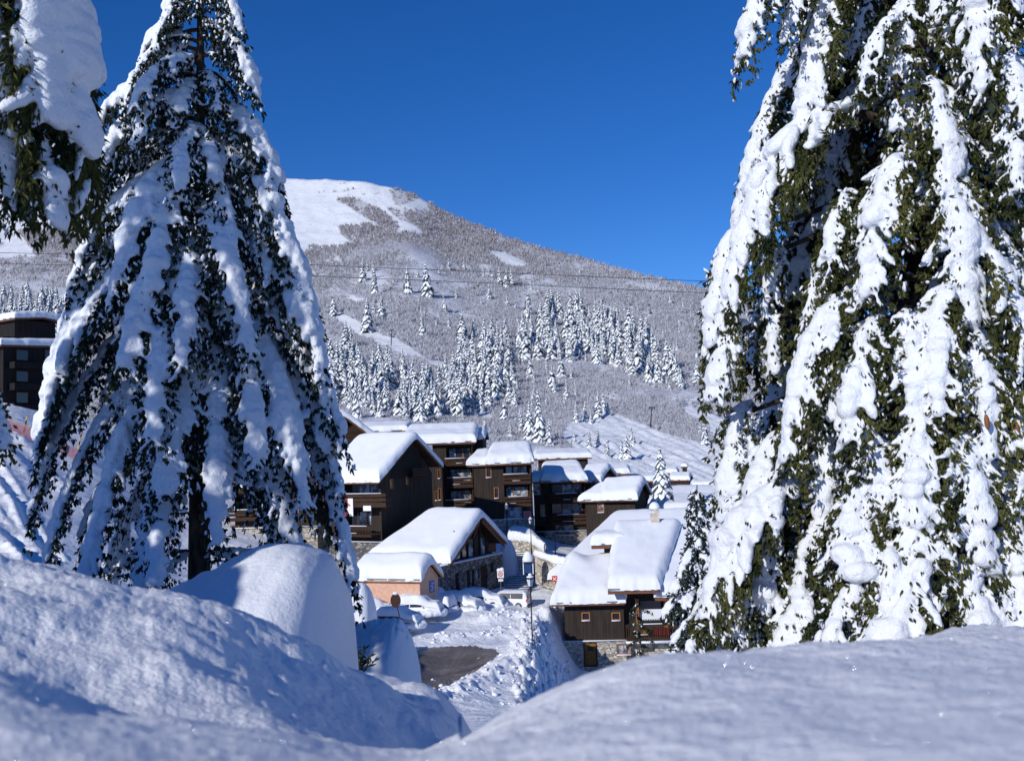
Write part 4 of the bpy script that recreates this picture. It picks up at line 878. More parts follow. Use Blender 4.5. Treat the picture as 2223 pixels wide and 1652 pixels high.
# ------------------------------------------------------------------ chalets
def ray(u, v): return P(u, v, 1.0)
class House:
    def __init__(s, name, label, cat, u, v, Y, th, hw, group=None):
        s.O = P(u, v, Y); s.th = rad(th); s.hw = hw
        s.ex = np.array([math.cos(s.th), -math.sin(s.th), 0]); s.ey = np.array([math.sin(s.th), math.cos(s.th), 0])
        s.base = s.O-[0, 0, hw]
        s.root = thing(name, label, cat, s.base, -s.th, group)
        s.rg = np.random.default_rng(int(u*7+v))
    def loc(s, p): d = np.asarray(p)-s.base; return np.array([d @ s.ex, d @ s.ey, d[2]])
    def onfront(s, u, v, y):      # local (x,z) where the sight line meets the plane y=const
        r = ray(u, v); k = (s.base @ s.ey+y)/(r @ s.ey); q = s.loc(r*k); return q[0], q[2]
    def onside(s, u, v, x):
        r = ray(u, v); k = (s.base @ s.ex+x)/(r @ s.ex); q = s.loc(r*k); return q[1], q[2]
    def xat(s, u, v, y): return s.onfront(u, v, y)[0]
    def roof(s, L, yf, yb, sf, sb=None, Lr=None, Lb=None, Rr=0, Rb=None, T=.8, e=.14, y0=0, z0=None, x0=0, fasc=.28, fm='fascia', deck=True, rd=None, bumps=()):
        sb = sf if sb is None else sb; Lr = L if Lr is None else Lr; Lb = Lr if Lb is None else Lb; Rb = Rr if Rb is None else Rb
        z0 = s.hw if z0 is None else z0; D = yf+yb
        def xl(y): return x0+np.interp(y, [0, yf, D], [-L, -Lr, -Lb])
        def xr(y): return x0+np.interp(y, [0, yf, D], [0, Rr, Rb])
        def h(y): return z0+np.where(y < yf, y*sf, yf*sf-(y-yf)*sb)
        par = s.root
        dk = MB()
        t = .10
        for (ya, yb_) in ((0, yf), (yf, D)):
            pts = []
            for y in (ya, yb_):
                for x in (float(xl(y)), float(xr(y))):
                    for dz in (0, -t): pts.append((x, y+y0, float(h(y))+dz))
            dk.add(pts, [(0, 2, 6, 4), (1, 5, 7, 3), (0, 1, 3, 2), (4, 6, 7, 5), (0, 4, 5, 1), (2, 3, 7, 6)])
        rf = dk.build('roof', 'wood_b', par)
        fa = MB()  # edge boards, a hair proud of the deck
        def board(a, b, out, hgt=fasc, up=.02):
            a = np.array(a, float); b = np.array(b, float); o = np.array(out, float)*.035
            P8 = [a+[0, 0, up], b+[0, 0, up], b+[0, 0, up-hgt], a+[0, 0, up-hgt]]; Q8 = [p+o for p in P8]
            fa.add(P8+Q8, [(0, 1, 2, 3), (7, 6, 5, 4), (0, 4, 5, 1), (2, 6, 7, 3), (1, 5, 6, 2), (3, 7, 4, 0)])
        E = lambda x, y: (float(x), y+y0, float(h(y)))
        board(E(xl(0), 0), E(xr(0), 0), (0, -1, 0))
        board(E(xr(0), 0), E(xr(yf), yf), (1, 0, 0)); board(E(xr(yf), yf), E(xr(D), D), (1, 0, 0))
        board(E(xl(0), 0), E(xl(yf), yf), (-1, 0, 0)); board(E(xl(yf), yf), E(xl(D), D), (-1, 0, 0))
        fa.build('fascia', fm, rf)
        # grey metal drip edge above the front fascia
        g = MB(); a = E(xl(0), 0); b = E(xr(0), 0); g.box(((a[0]+b[0])/2, a[1]-.06, a[2]+.02), (b[0]-a[0]+.06, .10, .13)); g.build('gutter', 'slate', rf)
        # snow blanket
        n = 44; ca = (1-np.cos(np.linspace(0, math.pi, n)))/2; ca = ca*.6+np.linspace(0, 1, n)*.4
        ca = np.unique(np.concatenate([ca, [.004, .01, .02, .99, .98, .996]])); n = len(ca)
        ys = -e+(D+2*e)*ca; A, Yy = np.meshgrid(ca, ys); 
        X0 = xl(np.clip(Yy, 0, D))-e; X1 = xr(np.clip(Yy, 0, D))+e
        X = X0+(X1-X0)*A
        j = s.rg.uniform(0, 50)
        p3 = np.stack([X, Yy, X*0+j], -1)
        dd = np.minimum(np.minimum(X-X0, X1-X), np.minimum(Yy+e, D+e-Yy)); rd = rd or T*.8
        q = np.clip(dd/rd, 0, 1); ed = (1-(1-q)**2.3)**(1/2.3)
        k = .7; hr = h(np.clip(Yy, -e, D+e)); hs_ = hr-np.where(abs(Yy-yf) < k, (k-abs(Yy-yf))**2/(4*k)*(sf+sb), 0)
        Z = hs_+T*ed*(1+.10*fbm(p3*[.35, .35, 1], 3, 5))+ed*.03*fbm(p3*[1.6, 1.6, 1], 2, 6)
        for bx_, by_, br_, bh_ in bumps: Z = Z+bh_*np.exp(-((X-bx_)**2+(Yy-by_)**2)/br_**2)*q
        wob = fbm(p3*[1.3, 1.3, 1], 3, 7)*.09*(1-q)
        Xw = X+np.where(A < .5, -1, 1)*np.where(np.minimum(X-X0, X1-X) < .4, wob, 0); Yw = Yy+np.where(Yy < D/2, -1, 1)*np.where(np.minimum(Yy+e, D+e-Yy) < .4, wob, 0)
        Z = Z+np.where(dd < 1e-6, -.02+.04*fbm(p3*[4, 4, 1], 2, 8), 0)
        top = np.stack([Xw, Yw+y0, Z], -1).reshape(-1, 3); botm = np.stack([Xw, Yw+y0, np.where(dd < 1e-6, Z, hr-.0)], -1).reshape(-1, 3)-[0, 0, .0]
        f = gridfaces(n, n); V = np.concatenate([top, botm]); 
        npmesh('snow_cover', V, np.concatenate([f, f[:, ::-1]+n*n]), 'snow_roof', rf)
        return h, xl, xr
    def panel(s, name, m, o, ax, inn, W, H, ops=()):
        """wall panel: origin o, ax = unit along, inn = inward unit; ops (a0,a1,z0,z1,depth)"""
        o = np.array(o, float); ax = np.array(ax, float); inn = np.array(inn, float); up = np.array([0, 0, 1.0])
        ops = [(max(.02, a0), min(W-.02, a1), max(.0, z0), min(H-.02, z1), d) for a0, a1, z0, z1, d in ops if a1 > .1 and a0 < W-.1 and z1 > .1 and z0 < H-.1]
        xs = sorted({0, W, *[q for a in ops for q in a[:2]]}); zs = sorted({0, H, *[q for a in ops for q in a[2:4]]})
        mb = MB(); Pt = lambda a, z, d=0: o+ax*a+up*z+inn*d
        for i in range(len(xs)-1):
            for j in range(len(zs)-1):
                cx, cz = (xs[i]+xs[i+1])/2, (zs[j]+zs[j+1])/2
                if any(a[0] < cx < a[1] and a[2] < cz < a[3] for a in ops): continue
                mb.add([Pt(xs[i], zs[j]), Pt(xs[i+1], zs[j]), Pt(xs[i+1], zs[j+1]), Pt(xs[i], zs[j+1])], [(0, 1, 2, 3)])
        for a0, a1, z0, z1, d in ops:
            mb.add([Pt(a0, z0), Pt(a1, z0), Pt(a1, z1), Pt(a0, z1), Pt(a0, z0, d), Pt(a1, z0, d), Pt(a1, z1, d), Pt(a0, z1, d)], [(0, 1, 5, 4), (1, 2, 6, 5), (2, 3, 7, 6), (3, 0, 4, 7), (4, 5, 6, 7)])
        return mb.build(name, m, s.root)
    def body(s, xL, xR, yF, yB, htop, ridge=None, stone_h=0, wins=(), zb=-1.5, wall='wood', stone='stone', sidewins=(), gable=True):
        """wins on the front, in picture coordinates (u0,v0,u1,v1,type)"""
        W = xR-xL; fops = []; feats = []
        for (u0, v0, u1, v1, ty) in wins:
            a0, z1 = s.onfront(u0, v0, yF); a1, z0 = s.onfront(u1, v1, yF); a0 -= xL; a1 -= xL
            if ty == 'door' or ty == 'tall': z0 = max(z0, zb)
            d = {'log': 1.3, 'logW': 1.1, 'arch': 2.0}.get(ty, .2)
            fops.append((a0, a1, z0-zb, z1-zb, d)); feats.append((a0+xL, a1+xL, z0, z1, ty, d))
        Hs = stone_h-zb; Ht = htop-zb
        if stone_h > 0:
            s.panel('stone_base', stone, (xL-.08, yF-.08, zb), (1, 0, 0), (0, 1, 0), W+.16, Hs, [(a+.08, b+.08, c, d_, e+.08) for a, b, c, d_, e in fops if c < Hs])
            s.panel('wall', wall, (xL, yF, stone_h), (1, 0, 0), (0, 1, 0), W, Ht-Hs, [(a, b, c-Hs, d_-Hs, e) for a, b, c, d_, e in fops if d_ > Hs])
        else: s.panel('wall', wall, (xL, yF, zb), (1, 0, 0), (0, 1, 0), W, Ht, fops)
        g = MB(); ry, rz = ridge if ridge else ((yF+yB)/2, htop)
        z_ = stone_h if stone_h > 0 else zb
        for x in (xL, xR): g.add([(x, yF, z_), (x, yB, z_), (x, yB, htop), (x, ry, rz), (x, yF, htop)], [(0, 1, 2, 3, 4)])
        g.add([(xL, yB, zb), (xR, yB, zb), (xR, yB, htop), (xL, yB, htop)], [(0, 1, 2, 3)])
        g.build('gable_wall', wall, s.root)
        if stone_h > 0:
            for x, sg in ((xL-.08, -1), (xR+.08, 1)): MB().add([(x, yF-.08, zb), (x, yB, zb), (x, yB, stone_h), (x, yF-.08, stone_h), (x-sg*.1, yF-.08, stone_h), (x-sg*.1, yB, stone_h)], [(0, 1, 2, 3), (3, 2, 5, 4)]).build('stone_side', stone, s.root)
            l = MB().box(((xL+xR)/2, yF-.10, stone_h+.04), (W+.3, .30, .09), bev=.03); l.build('snow_ledge', 'snow_roof', s.root, True)
        for f in feats: s.feature(*f, yF)
        for (u0, v0, u1, v1, ty) in sidewins:
            y0, z1 = s.onside(u0, v0, xR); y1, z0 = s.onside(u1, v1, xR)
            s.window_side(y0, y1, z0, z1, xR, ty)
    def feature(s, x0, x1, z0, z1, ty, d, yF):
        w, h = x1-x0, z1-z0; cx, cz = (x0+x1)/2, (z0+z1)/2; yb = yF+d
        if ty in ('win', 'lit', 'open', 'door', 'tall'):
            fr = MB(); b = min(.09, w*.13); y = yF+.05
            fr.box((x0+b/2, y, cz), (b, .16, h)); fr.box((x1-b/2, y, cz), (b, .16, h)); fr.box((cx, y, z1-b/2), (w-2*b, .15, b)); fr.box((cx, y, z0+b/2), (w-2*b, .15, b))
            if ty != 'door':
                o = fr.build('window', 'trim', s.root)
                MB().box((cx, yF+.12, cz), (w-2*b, .03, h-2*b)).build('pane', 'glass_l' if ty == 'lit' else 'glass', o)
                if ty == 'lit' and w > .7: MB().box((cx, yF+.09, cz), (.06, .05, h-2*b)).build('mullion', 'trim', o)
                MB().box((cx, yF-.05, z0-.02), (w*1.02, .20, .09), bev=.03).build('sill_snow', 'snow_roof', o, True)
            else:
                o = fr.build('door_frame', 'wood_b', s.root)
                dd = MB().box((cx, yF+.11, cz), (w-2*b, .05, h-2*b)).build('door', 'door', s.root)
                MB().box((cx+.02, yF+.078, z0+h*.72), (w*.38, .02, h*.16)).build('door_pane', 'glass', dd)
                MB().box((cx-w*.3, yF+.05, z0+h*.42), (.04, .07, .12)).build('handle', 'metal_g', dd)
        elif ty in ('log', 'logW'):
            # glazed doors at the back of a loggia, with orange posts and curtains
            k = 3 if w > 2.6 else 2
            for i in range(k):
                xa = x0+w*(.08+.84*i/k); xb = x0+w*(.08+.84*(i+1)/k)-.12
                lit = (ty == 'logW' and i != 0) or s.rg.random() < .45
                o = MB().box(((xa+xb)/2, yb-.05, z0+h*.44), (xb-xa, .06, h*.82)).build('glazed_door', 'glass_l' if lit else 'glass', s.root)
                MB().box((xb+.05, yb-.07, z0+h*.44), (.10, .10, h*.84)).build('door_post', 'trim' if s.rg.random() < .6 else 'wood_b', o)
    def window_side(s, y0, y1, z0, z1, x, ty):
        w, h = y1-y0, z1-z0; cy, cz = (y0+y1)/2, (z0+z1)/2; b = min(.10, abs(w)*.14)
        if ty == 'post':
            MB().box((x+.06, cy, cz), (.12, w, h)).build('timber_post', 'wood_b', s.root); return
        fr = MB(); fr.box((x+.04, y0+b/2, cz), (.1, b, h)); fr.box((x+.04, y1-b/2, cz), (.1, b, h)); fr.box((x+.04, cy, z1-b/2), (.09, w-2*b, b)); fr.box((x+.04, cy, z0+b/2), (.09, w-2*b, b))
        o = fr.build('door_frame' if ty == 'door' else 'window', 'wood_b' if ty in ('dark', 'door') else 'trim', s.root)
        MB().box((x+.02, cy, cz), (.03, w-2*b, h-2*b)).build('door' if ty == 'door' else 'pane', 'wood_b' if ty == 'door' else ('glass_l' if ty == 'lit' else 'glass'), o)
    def balcony(s, u0, v0, u1, v1, yF, proj=1.1, style='plank', snow=True, mtl='wood_b'):
        x0, z1 = s.onfront(u0, v0, yF-proj); x1, z0 = s.onfront(u1, v1, yF-proj); w = x1-x0; cx = (x0+x1)/2; y = yF-proj
        H = z1-z0
        o = MB().box((cx, yF-proj/2-.02, z0+.07), (w, proj-.04, .14)).build('balcony', mtl, s.root)
        r = MB()
        if style == 'plank':
            for k in range(3): r.box((cx, y, z0+H*(.22+.34*k)), (w, .05, H*.24))
            for x in (x0+.06, x1-.06): r.box((x, y+proj/2, z0+H*.56), (.05, proj-.1, H*.24))
            for x in np.arange(x0+.1, x1, 1.2): r.box((x, y+.06, z0+H*.5), (.09, .07, H))
        else:
            r.box((cx, y, z1-.04), (w, .09, .08)); r.box((cx, y, z0+.2), (w, .05, .06))
            for x in np.arange(x0+.05, x1, .19): r.box((x, y, z0+H*.53), (.09, .035, H*.82))
        r.build('railing', mtl, o)
        if snow:
            xa = x0+w*s.rg.uniform(0, .25); xb = x1-w*s.rg.uniform(0, .3)
            MB().box(((xa+xb)/2, y-.01, z1+.03), (xb-xa, .15, .09), bev=.04).build('rail_snow', 'snow_roof', o, True)
            if s.rg.random() < .8:
                xa = x0+w*s.rg.uniform(.1, .5); xb = xa+w*s.rg.uniform(.15, .35); MB().box(((xa+xb)/2, y-.06, z0+H*.36), (xb-xa, .10, .06), bev=.03).build('rail_snow', 'snow_roof', o, True)
        return o

G1 = 'chalets of the village'
# A: gable chalet, left
h = House('chalet', 'big dark chalet whose steep gable faces right, second banner hung balcony at its front', 'chalet', 823, 1044, 98, 31, 7.2, G1)
h.root['label'] = 'dark chalet with steep gable facing right and a red and white banner below its balcony'
h.roof(7.9, 6.0, 4.4, .70, Lr=7.2, T=.85)
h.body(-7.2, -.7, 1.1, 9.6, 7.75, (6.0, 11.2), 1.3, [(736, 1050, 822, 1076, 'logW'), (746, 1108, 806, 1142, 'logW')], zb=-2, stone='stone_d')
x1_, z1_ = h.onfront(735, 1078, 0); h.balcony(700, 1073, 838, 1101, 1.1, 1.0)
h.balcony(730, 1142, 806, 1166, 1.1, 1.3, 'bars')
for (u0, v0, u1, v1) in ((884, 1008, 918, 1036),):
    y0, zt = h.onside(u0, v0, -.65); y1, zb_ = h.onside(u1, v1, -.65); b_ = MB(); b_.box((-.35, (y0+y1)/2, zb_+.1), (.7, y1-y0, .12)); 
    for k in range(3): b_.box((-.02, (y0+y1)/2, zb_+.3+.28*k), (.05, y1-y0, .2))
    b_.build('balcony', 'wood_b', h.root)
for (u0, v0, u1, v1) in ((845, 1040, 852, 1060), (880, 1034, 885, 1052)): y0, zt = h.onside(u0, v0, -.7); y1, zb_ = h.onside(u1, v1, -.7); h.window_side(y0, y1, zb_, zt, -.7, 'win')
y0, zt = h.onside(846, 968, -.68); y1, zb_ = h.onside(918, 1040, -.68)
m_ = MB(); m_.add([(-.66, y0, zb_+.2), (-.66, y1, zb_+.2), (-.66, y1, zt-1.3), (-.66, (y0+y1)/2+.3, zt+.5), (-.66, y0, zt-1.8)], [(0, 1, 2, 3, 4)]); m_.build('recess_shade_sheet', 'dark', h.root)  # flat dark sheet on the gable wall, painting the shade of a recess
HA = h
# left wing seen through the spruce
h = House('chalet', 'brown chalet with stone base glimpsed through the boughs of the shaded left spruce', 'chalet', 690, 990, 104, 4, 9.5, G1)
h.roof(9.5, 4.2, 4.2, .6, T=.8)
h.body(-9.0, -.5, .9, 7.6, 10.0, (4.2, 12), 2.4, [(500, 1020, 556, 1050, 'log'), (505, 1078, 560, 1108, 'log'), (580, 1030, 600, 1060, 'win'), (620, 1085, 650, 1120, 'lit'), (500, 1140, 520, 1170, 'tall')], zb=-3)
h.balcony(490, 1048, 570, 1070, .9, 1.0); h.balcony(490, 1108, 570, 1130, .9, 1.0)
# B
h = House('chalet', 'tall dark chalet behind the gable chalet with stacked shadowy balconies', 'chalet', 1032, 958, 120, 4, 9.6, G1)
h.roof(8.8, 4.6, 4.5, .36, Lr=8.6, T=.9, Rr=-.2)
h.body(-5.2, -.5, .7, 8, 9.9, (4.6, 11.2), 0, [(968, 970, 1024, 998, 'log'), (970, 1016, 1026, 1044, 'logW'), (972, 1062, 1026, 1092, 'logW')], zb=-2)
h.balcony(963, 996, 1026, 1010, .7, .5); h.balcony(960, 1038, 1027, 1058, .7, .5); h.balcony(963, 1086, 1030, 1108, .7, .5)
# wing in front of B
x0w = h.xat(912, 1060, -1.4); x1w = h.xat(961, 1060, -1.4); _, zt = h.onfront(935, 1008, -1.4)
ops = []
for (u0, v0, u1, v1) in ((950, 1019, 956, 1038), (951, 1060, 958, 1085), (944, 1066, 950, 1086)):
    a0, q1 = h.onfront(u0, v0, -1.4); a1, q0 = h.onfront(u1, v1, -1.4); ops.append((a0, a1, q0, q1))
h.panel('wing_wall', 'wood', (x0w, -1.4, -2), (1, 0, 0), (0, 1, 0), x1w-x0w, zt+2, [(a-x0w, b-x0w, c+2, d+2, .15) for a, b, c, d in ops])
for a, b, c, d in ops: h.feature(a, b, c, d, 'win', .15, -1.4)
MB().add([(x1w, -1.4, -2), (x1w, .7, -2), (x1w, .7, zt), (x1w, -1.4, zt), (x0w, -1.4, zt), (x0w, .7, zt), (x0w, .7, -2), (x0w, -1.4, -2)], [(0, 1, 2, 3), (3, 2, 5, 4), (4, 5, 6, 7)]).build('wing_side', 'wood', h.root)
# lower roof at the right end of B
h2 = House('chalet_annex', 'small annex with sagging snow at the right end of the tall dark chalet', 'annex', 1051, 952, 123, 4, 4, G1)
h2.roof(1.6, 2.5, 2.5, .38, T=.6, fasc=.2); h2.body(-1.4, -.2, .3, 4.6, 4.1, (2.5, 4.9), 0, (), zb=-5)
# white flat roof behind, left of B
h2 = House('chalet', 'low chalet roof, a flat white strip behind the steep gable chalet', 'chalet', 884, 934, 135, 2, 4, G1)
h2.roof(7.5, 3.5, 3.5, .22, T=.7); h2.body(-7, -.5, .6, 6.4, 4.1, (3.5, 4.6), 0, (), zb=-4)
# C
h = House('chalet', 'three storey dark chalet with a stepped square snow roof at the village centre', 'chalet', 1158, 1003, 118, 2, 7.4, G1)
h.roof(5.5, 3.9, 3.8, .46, Rr=-.45, Lr=5.0, T=.85)
h.roof(2.4, 3.0, 3.0, .40, Rr=0, Lr=1.4, T=.8, x0=-5.25, y0=.35, z0=7.35)
h.body(-7.0, -.35, .75, 6.8, 7.65, (3.9, 9.0), .9, [(1054, 1015, 1067, 1036, 'win'), (1072, 1058, 1083, 1081, 'win'), (1092, 1010, 1150, 1034, 'log'), (1094, 1054, 1151, 1082, 'logW'), (1094, 1100, 1134, 1124, 'lit')], zb=-1.5)
h.balcony(1077+14, 1030, 1153, 1050, .75, .35); h.balcony(1077+14, 1079, 1154, 1099, .75, .35)
HC = h
# H1
h = House('chalet', 'dark chalet with two balconies and an arched stone passage at its lower left', 'chalet', 1275, 1042, 125, 2, 7.4, G1)
h.roof(5.6, 4.2, 3.6, .42, Rr=-.9, Lr=5.3, T=.85)
h.roof(1.5, 2.4, 2.4, .30, Lr=1.3, T=.6, x0=-5.4, y0=.3, z0=7.45)
h.body(-6.6, -.35, .75, 6.8, 7.65, (4.2, 9.1), 1.3, [(1157, 1048, 1174, 1072, 'lit'), (1172, 1095, 1184, 1119, 'win'), (1192, 1049, 1272, 1073, 'logW'), (1192, 1091, 1272, 1118, 'logW'), (1206, 1138, 1246, 1160, 'lit'), (1160, 1143, 1184, 1180, 'arch')], zb=-1.5)
h.balcony(1190, 1072, 1270, 1090, .75, .5); h.balcony(1192, 1118, 1274, 1138, .75, .5)
h = House('chalet', 'flat snowy roof slab behind the chalet with the arched passage', 'chalet', 1284, 992, 142, 2, 3.5, G1)
h.roof(7.9, 4, 4, .18, Rr=-.3, T=.7); h.body(-7.4, -.5, .5, 7, 3.7, (4, 4.3), 0, (), zb=-4)
# H2
h = House('chalet', 'small steep gabled chalet tucked between two larger snow roofs', 'chalet', 1304, 1045, 130, 24, 4, G1)
h.roof(3.0, 3.6, 3.2, .48, T=.75); h.body(-2.8, -.4, .5, 6.4, 4.2, (3.6, 5.5), 0, (), zb=-4, sidewins=[(1316, 1018, 1332, 1030, 'dark')])
# H3
h = House('chalet', 'chalet with a single orange framed window and a snow gable turned right', 'chalet', 1383, 1083, 113, 22, 4.6, G1)
h.roof(4.2, 3.3, 2.9, .54, Rr=0, Lr=4.6, T=.85)
h.roof(2.7, 3.0, 2.6, .48, Lr=.9, T=.75, x0=-4.05, y0=.25, z0=4.55)
h.body(-6.2, -.5, .75, 5.6, 4.9, (3.3, 6.3), 0, [(1297, 1091, 1312, 1112, 'lit')], zb=-4)
# low roofs and huts farther back on the right
for (u, v, Y, th, L, yf, s_, hw, lab) in ((1366, 1027, 165, 8, 4.2, 3, .25, 3, 'snow roofed chalet just behind the small steep gable'), (1426, 1043, 170, 5, 8, 3, .15, 3, 'long low snow roof left of the slim village fir'), (1470, 1026, 245, 14, 4.6, 3, .28, 3.2, 'little dark hut under a square snow cap below the ski run'), (1492, 1013, 262, 14, 1.6, 1.6, .1, 2.6, 'tiny dark hut farthest back below the ski run'), (1497, 1041, 235, 18, 4.8, 3.2, .32, 3.6, 'dark hut with a lower snowy annex in front of the ski run'), (1556, 1054, 225, 6, 5.2, 3, .22, 2.4, 'hut with low snow roof nearest the big right spruce')):
    h = House('mountain_hut', lab, 'hut', u, v, Y, th, hw, None)
    h.roof(L, yf, yf, s_, T=.85, Rr=-.1, fasc=.35); h.body(-L+.3, -.3, .4, 2*yf-.4, hw+.1, (yf, hw+yf*s_-.15), 0, (), zb=-3)
    if Y > 220 and L > 3:
        m_ = MB(); m_.box((-L*.35, .33, hw-1.6), (.7, .1, 1.0)); m_.build('window', 'glass', h.root); MB().box((-L/2, .2, hw-2.3), (L*.8, .25, .25)).build('balcony', 'wood_b', h.root)
# I
h = House('chalet', 'chalet at the upper left behind the roofs with a dark gable under a snowy ridge', 'chalet', 668, 958, 116, 72, 6, G1)
h.roof(8, 3.9, 4.1, .78, T=.8); h.body(-7.2, -1.0, .7, 7.3, 6.4, (3.9, 8.8), 0, (), zb=-4, wall='wood_b')
# D restaurant
h = House('restaurant', 'restaurant with a broad steep snow roof, dark timber gable and long stone ground floor', 'restaurant', 977, 1220, 93, 27, 3.0)
h.roof(9.0, 6.1, 4.9, .62, Lr=5.7, Lb=5.7, T=.95)
h.body(-5.4, -1.1, 1.2, 10.0, 3.5, (6.1, 6.5), 0, (), zb=-1.5)
xs_ = -.35
def st(y): return (y+3.2)
wall_ops = []
for (u0, v0, u1, v1, ty) in ((988, 1244, 998, 1281, 'door'), (1012, 1238, 1021, 1274, 'dark'), (1023, 1236, 1031, 1272, 'dark'), (1034, 1234, 1041, 1256, 'lit'), (1043, 1228, 1060, 1286, 'door'), (1064, 1222, 1074, 1240, 'dark')):
    y0, zt = h.onside(u0, v0, xs_); y1, zb_ = h.onside(u1, (v1 if ty != 'door' else v1), xs_); wall_ops.append((y0, y1, max(zb_, -.3), zt, ty))
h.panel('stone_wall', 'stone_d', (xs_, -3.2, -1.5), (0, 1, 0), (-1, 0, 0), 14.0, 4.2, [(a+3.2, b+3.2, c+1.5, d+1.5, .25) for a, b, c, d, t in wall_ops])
for a, b, c, d, t in wall_ops:
    o = MB().box((xs_-.18, (a+b)/2, (c+d)/2), (.05, b-a-.04, d-c-.04)).build('door' if t == 'door' else 'window', 'glass_l' if t == 'lit' else ('wood_b' if t == 'door' else 'glass'), h.root)
    MB().box((xs_-.10, (a+b)/2, d-.05), (.2, b-a, .10)).build('lintel', 'wood_b', o)
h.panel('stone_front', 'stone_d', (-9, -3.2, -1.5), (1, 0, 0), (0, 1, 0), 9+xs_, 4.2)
MB().box(((xs_-9)/2, -.9, 2.68), (9+xs_, 4.5, .06)).build('terrace', 'concrete', h.root)
MB().box((xs_-.1, 4.0, 2.78), (.55, 13.6, .16), bev=.07).build('snow_ledge', 'snow_roof', h.root, True)
for k, yy in enumerate(np.linspace(2.6, 8.6, 6)):
    hh = 3.2+ (min(yy, 12.2-yy)-1.2)*.55; MB().box((-1.0, yy, 2.6+hh/2-1.0), (.16, .16, hh)).build('timber_post', 'wood_b', h.root)
for k, yy in enumerate(np.linspace(3.2, 8.0, 5)):
    MB().box((-1.05, yy, 3.7), (.05, .9, 1.6)).build('window', 'glass' if k % 2 else 'glass_l', h.root)
m_ = MB(); m_.tube([(-.2, 6.1, 6.1), (-1.0, 6.1, 4.6)], .07, 6); m_.build('brace', 'fascia', h.root)
for (ya, yb_) in ((.25, 5.9), (10.8, 6.3)):   # broad barge boards
    za = 3.0+min(ya, 0.62*0+ya)*.62 if ya < 6 else 3.0+6.1*.62-(ya-6.1)*.62; zb_ = 3.0+6.1*.62-.1
    m_ = MB(); m_.add([(-.06, ya, za-.15), (-.06, yb_, zb_-.15), (-.06, yb_, zb_-.6), (-.06, ya, za-.6), (-.14, ya, za-.15), (-.14, yb_, zb_-.15), (-.14, yb_, zb_-.6), (-.14, ya, za-.6)], [(0, 1, 2, 3), (7, 6, 5, 4), (3, 2, 6, 7), (0, 4, 5, 1)]); m_.build('barge_board', 'fascia', h.root)
HD = h
# snow hood behind the restaurant
# F shed
h = House('pink_shed', 'low pink rendered shed with orange fascia under a thick pillow of snow', 'shed', 914, 1259, 86, 22, 1.9)
h.roof(6.8, 1.9, 2.1, .70, T=1.0, fm='orange_fascia', fasc=.22, e=.12, Lr=6.5)
h.body(-6.6, -.28, .3, 3.7, 2.0, (1.9, 3.1), 0, (), zb=-.6, wall='pink')
y0, zt = h.onside(932, 1262, -.26); y1, zb_ = h.onside(943, 1284, -.26)
MB().box((-.24, (y0+y1)/2, (zt+zb_)/2), (.04, y1-y0, zt-zb_)).build('notice_board', 'blue', h.root)
for k in range(4): MB().box((-.215, (y0+y1)/2+(.1 if k % 2 else -.08), zb_+(zt-zb_)*(.2+.2*k)), (.01, (y1-y0)*.5, .05)).build('poster_line', 'white', h.root)
# G: big roofs behind the right chalet
GG = [(1330, 1252, 99, 6.1, -.9, 10, .50, 14, 3.2, 'wide sloping snow roof rising behind the right chalet, red sign under its eave'), (1470, 1110, 118, 3.6, 2.2, 4.5, .22, 9, 3.0, 'smooth snow roof strip above the roof with the chimney'), (1480, 1092, 127, 4.0, 3.2, 4.2, .30, 10, 3.0, 'topmost snow roof strip above the chimney chalet with a capped vent')]
for (u, v, Y, L, Lr, yf, s_, R_, hw, lab) in GG:
    h = House('chalet', lab, 'chalet', u, v, Y, 3, hw, G1)
    h.roof(L+R_, yf, 3, s_, Lr=Lr+R_, Lb=Lr+R_, Rr=0, T=.9, x0=R_)
    h.body(-L+.6, R_-.6, .8, yf+2.3, hw+.3, (yf, hw+yf*s_-.2), 0, (), zb=-3)
    if Y < 100: HG = h
m_ = mound('snow_capped_vent', 'round snow capped roof vent on the topmost right roof', 'roof vent', None, .5, [(1425, 1100), (1428, 1082), (1434, 1077), (1440, 1080), (1445, 1100)], 123, .02)
# E: right chalet
h = House('chimney_chalet', 'right hand chalet with dark planks over rubble stone, chimney, orange windows and a railed balcony', 'chalet', 1356, 1306, 90, 4, 5.9, G1)
h.roof(6.35, 5.6, 2.0, .53, Lr=5.0, Lb=5.0, Rr=.6, T=.95, rd=.9, bumps=[(-4.2, 4.4, 1.3, .5), (-3.0, 5.2, 1.2, -.35)])
def lump_snow(h, u, v, Y, r, name='snow_lump'):
    c = h.loc(P(u, v, Y)); V, Fc = blobs(np.array([c]), np.array([np.diag(r)]), ico(4)); 
    V = V+fbm(V*1.2, 2, 3)[:, None]*.06; npmesh(name, V, Fc, 'snow_roof', h.root)
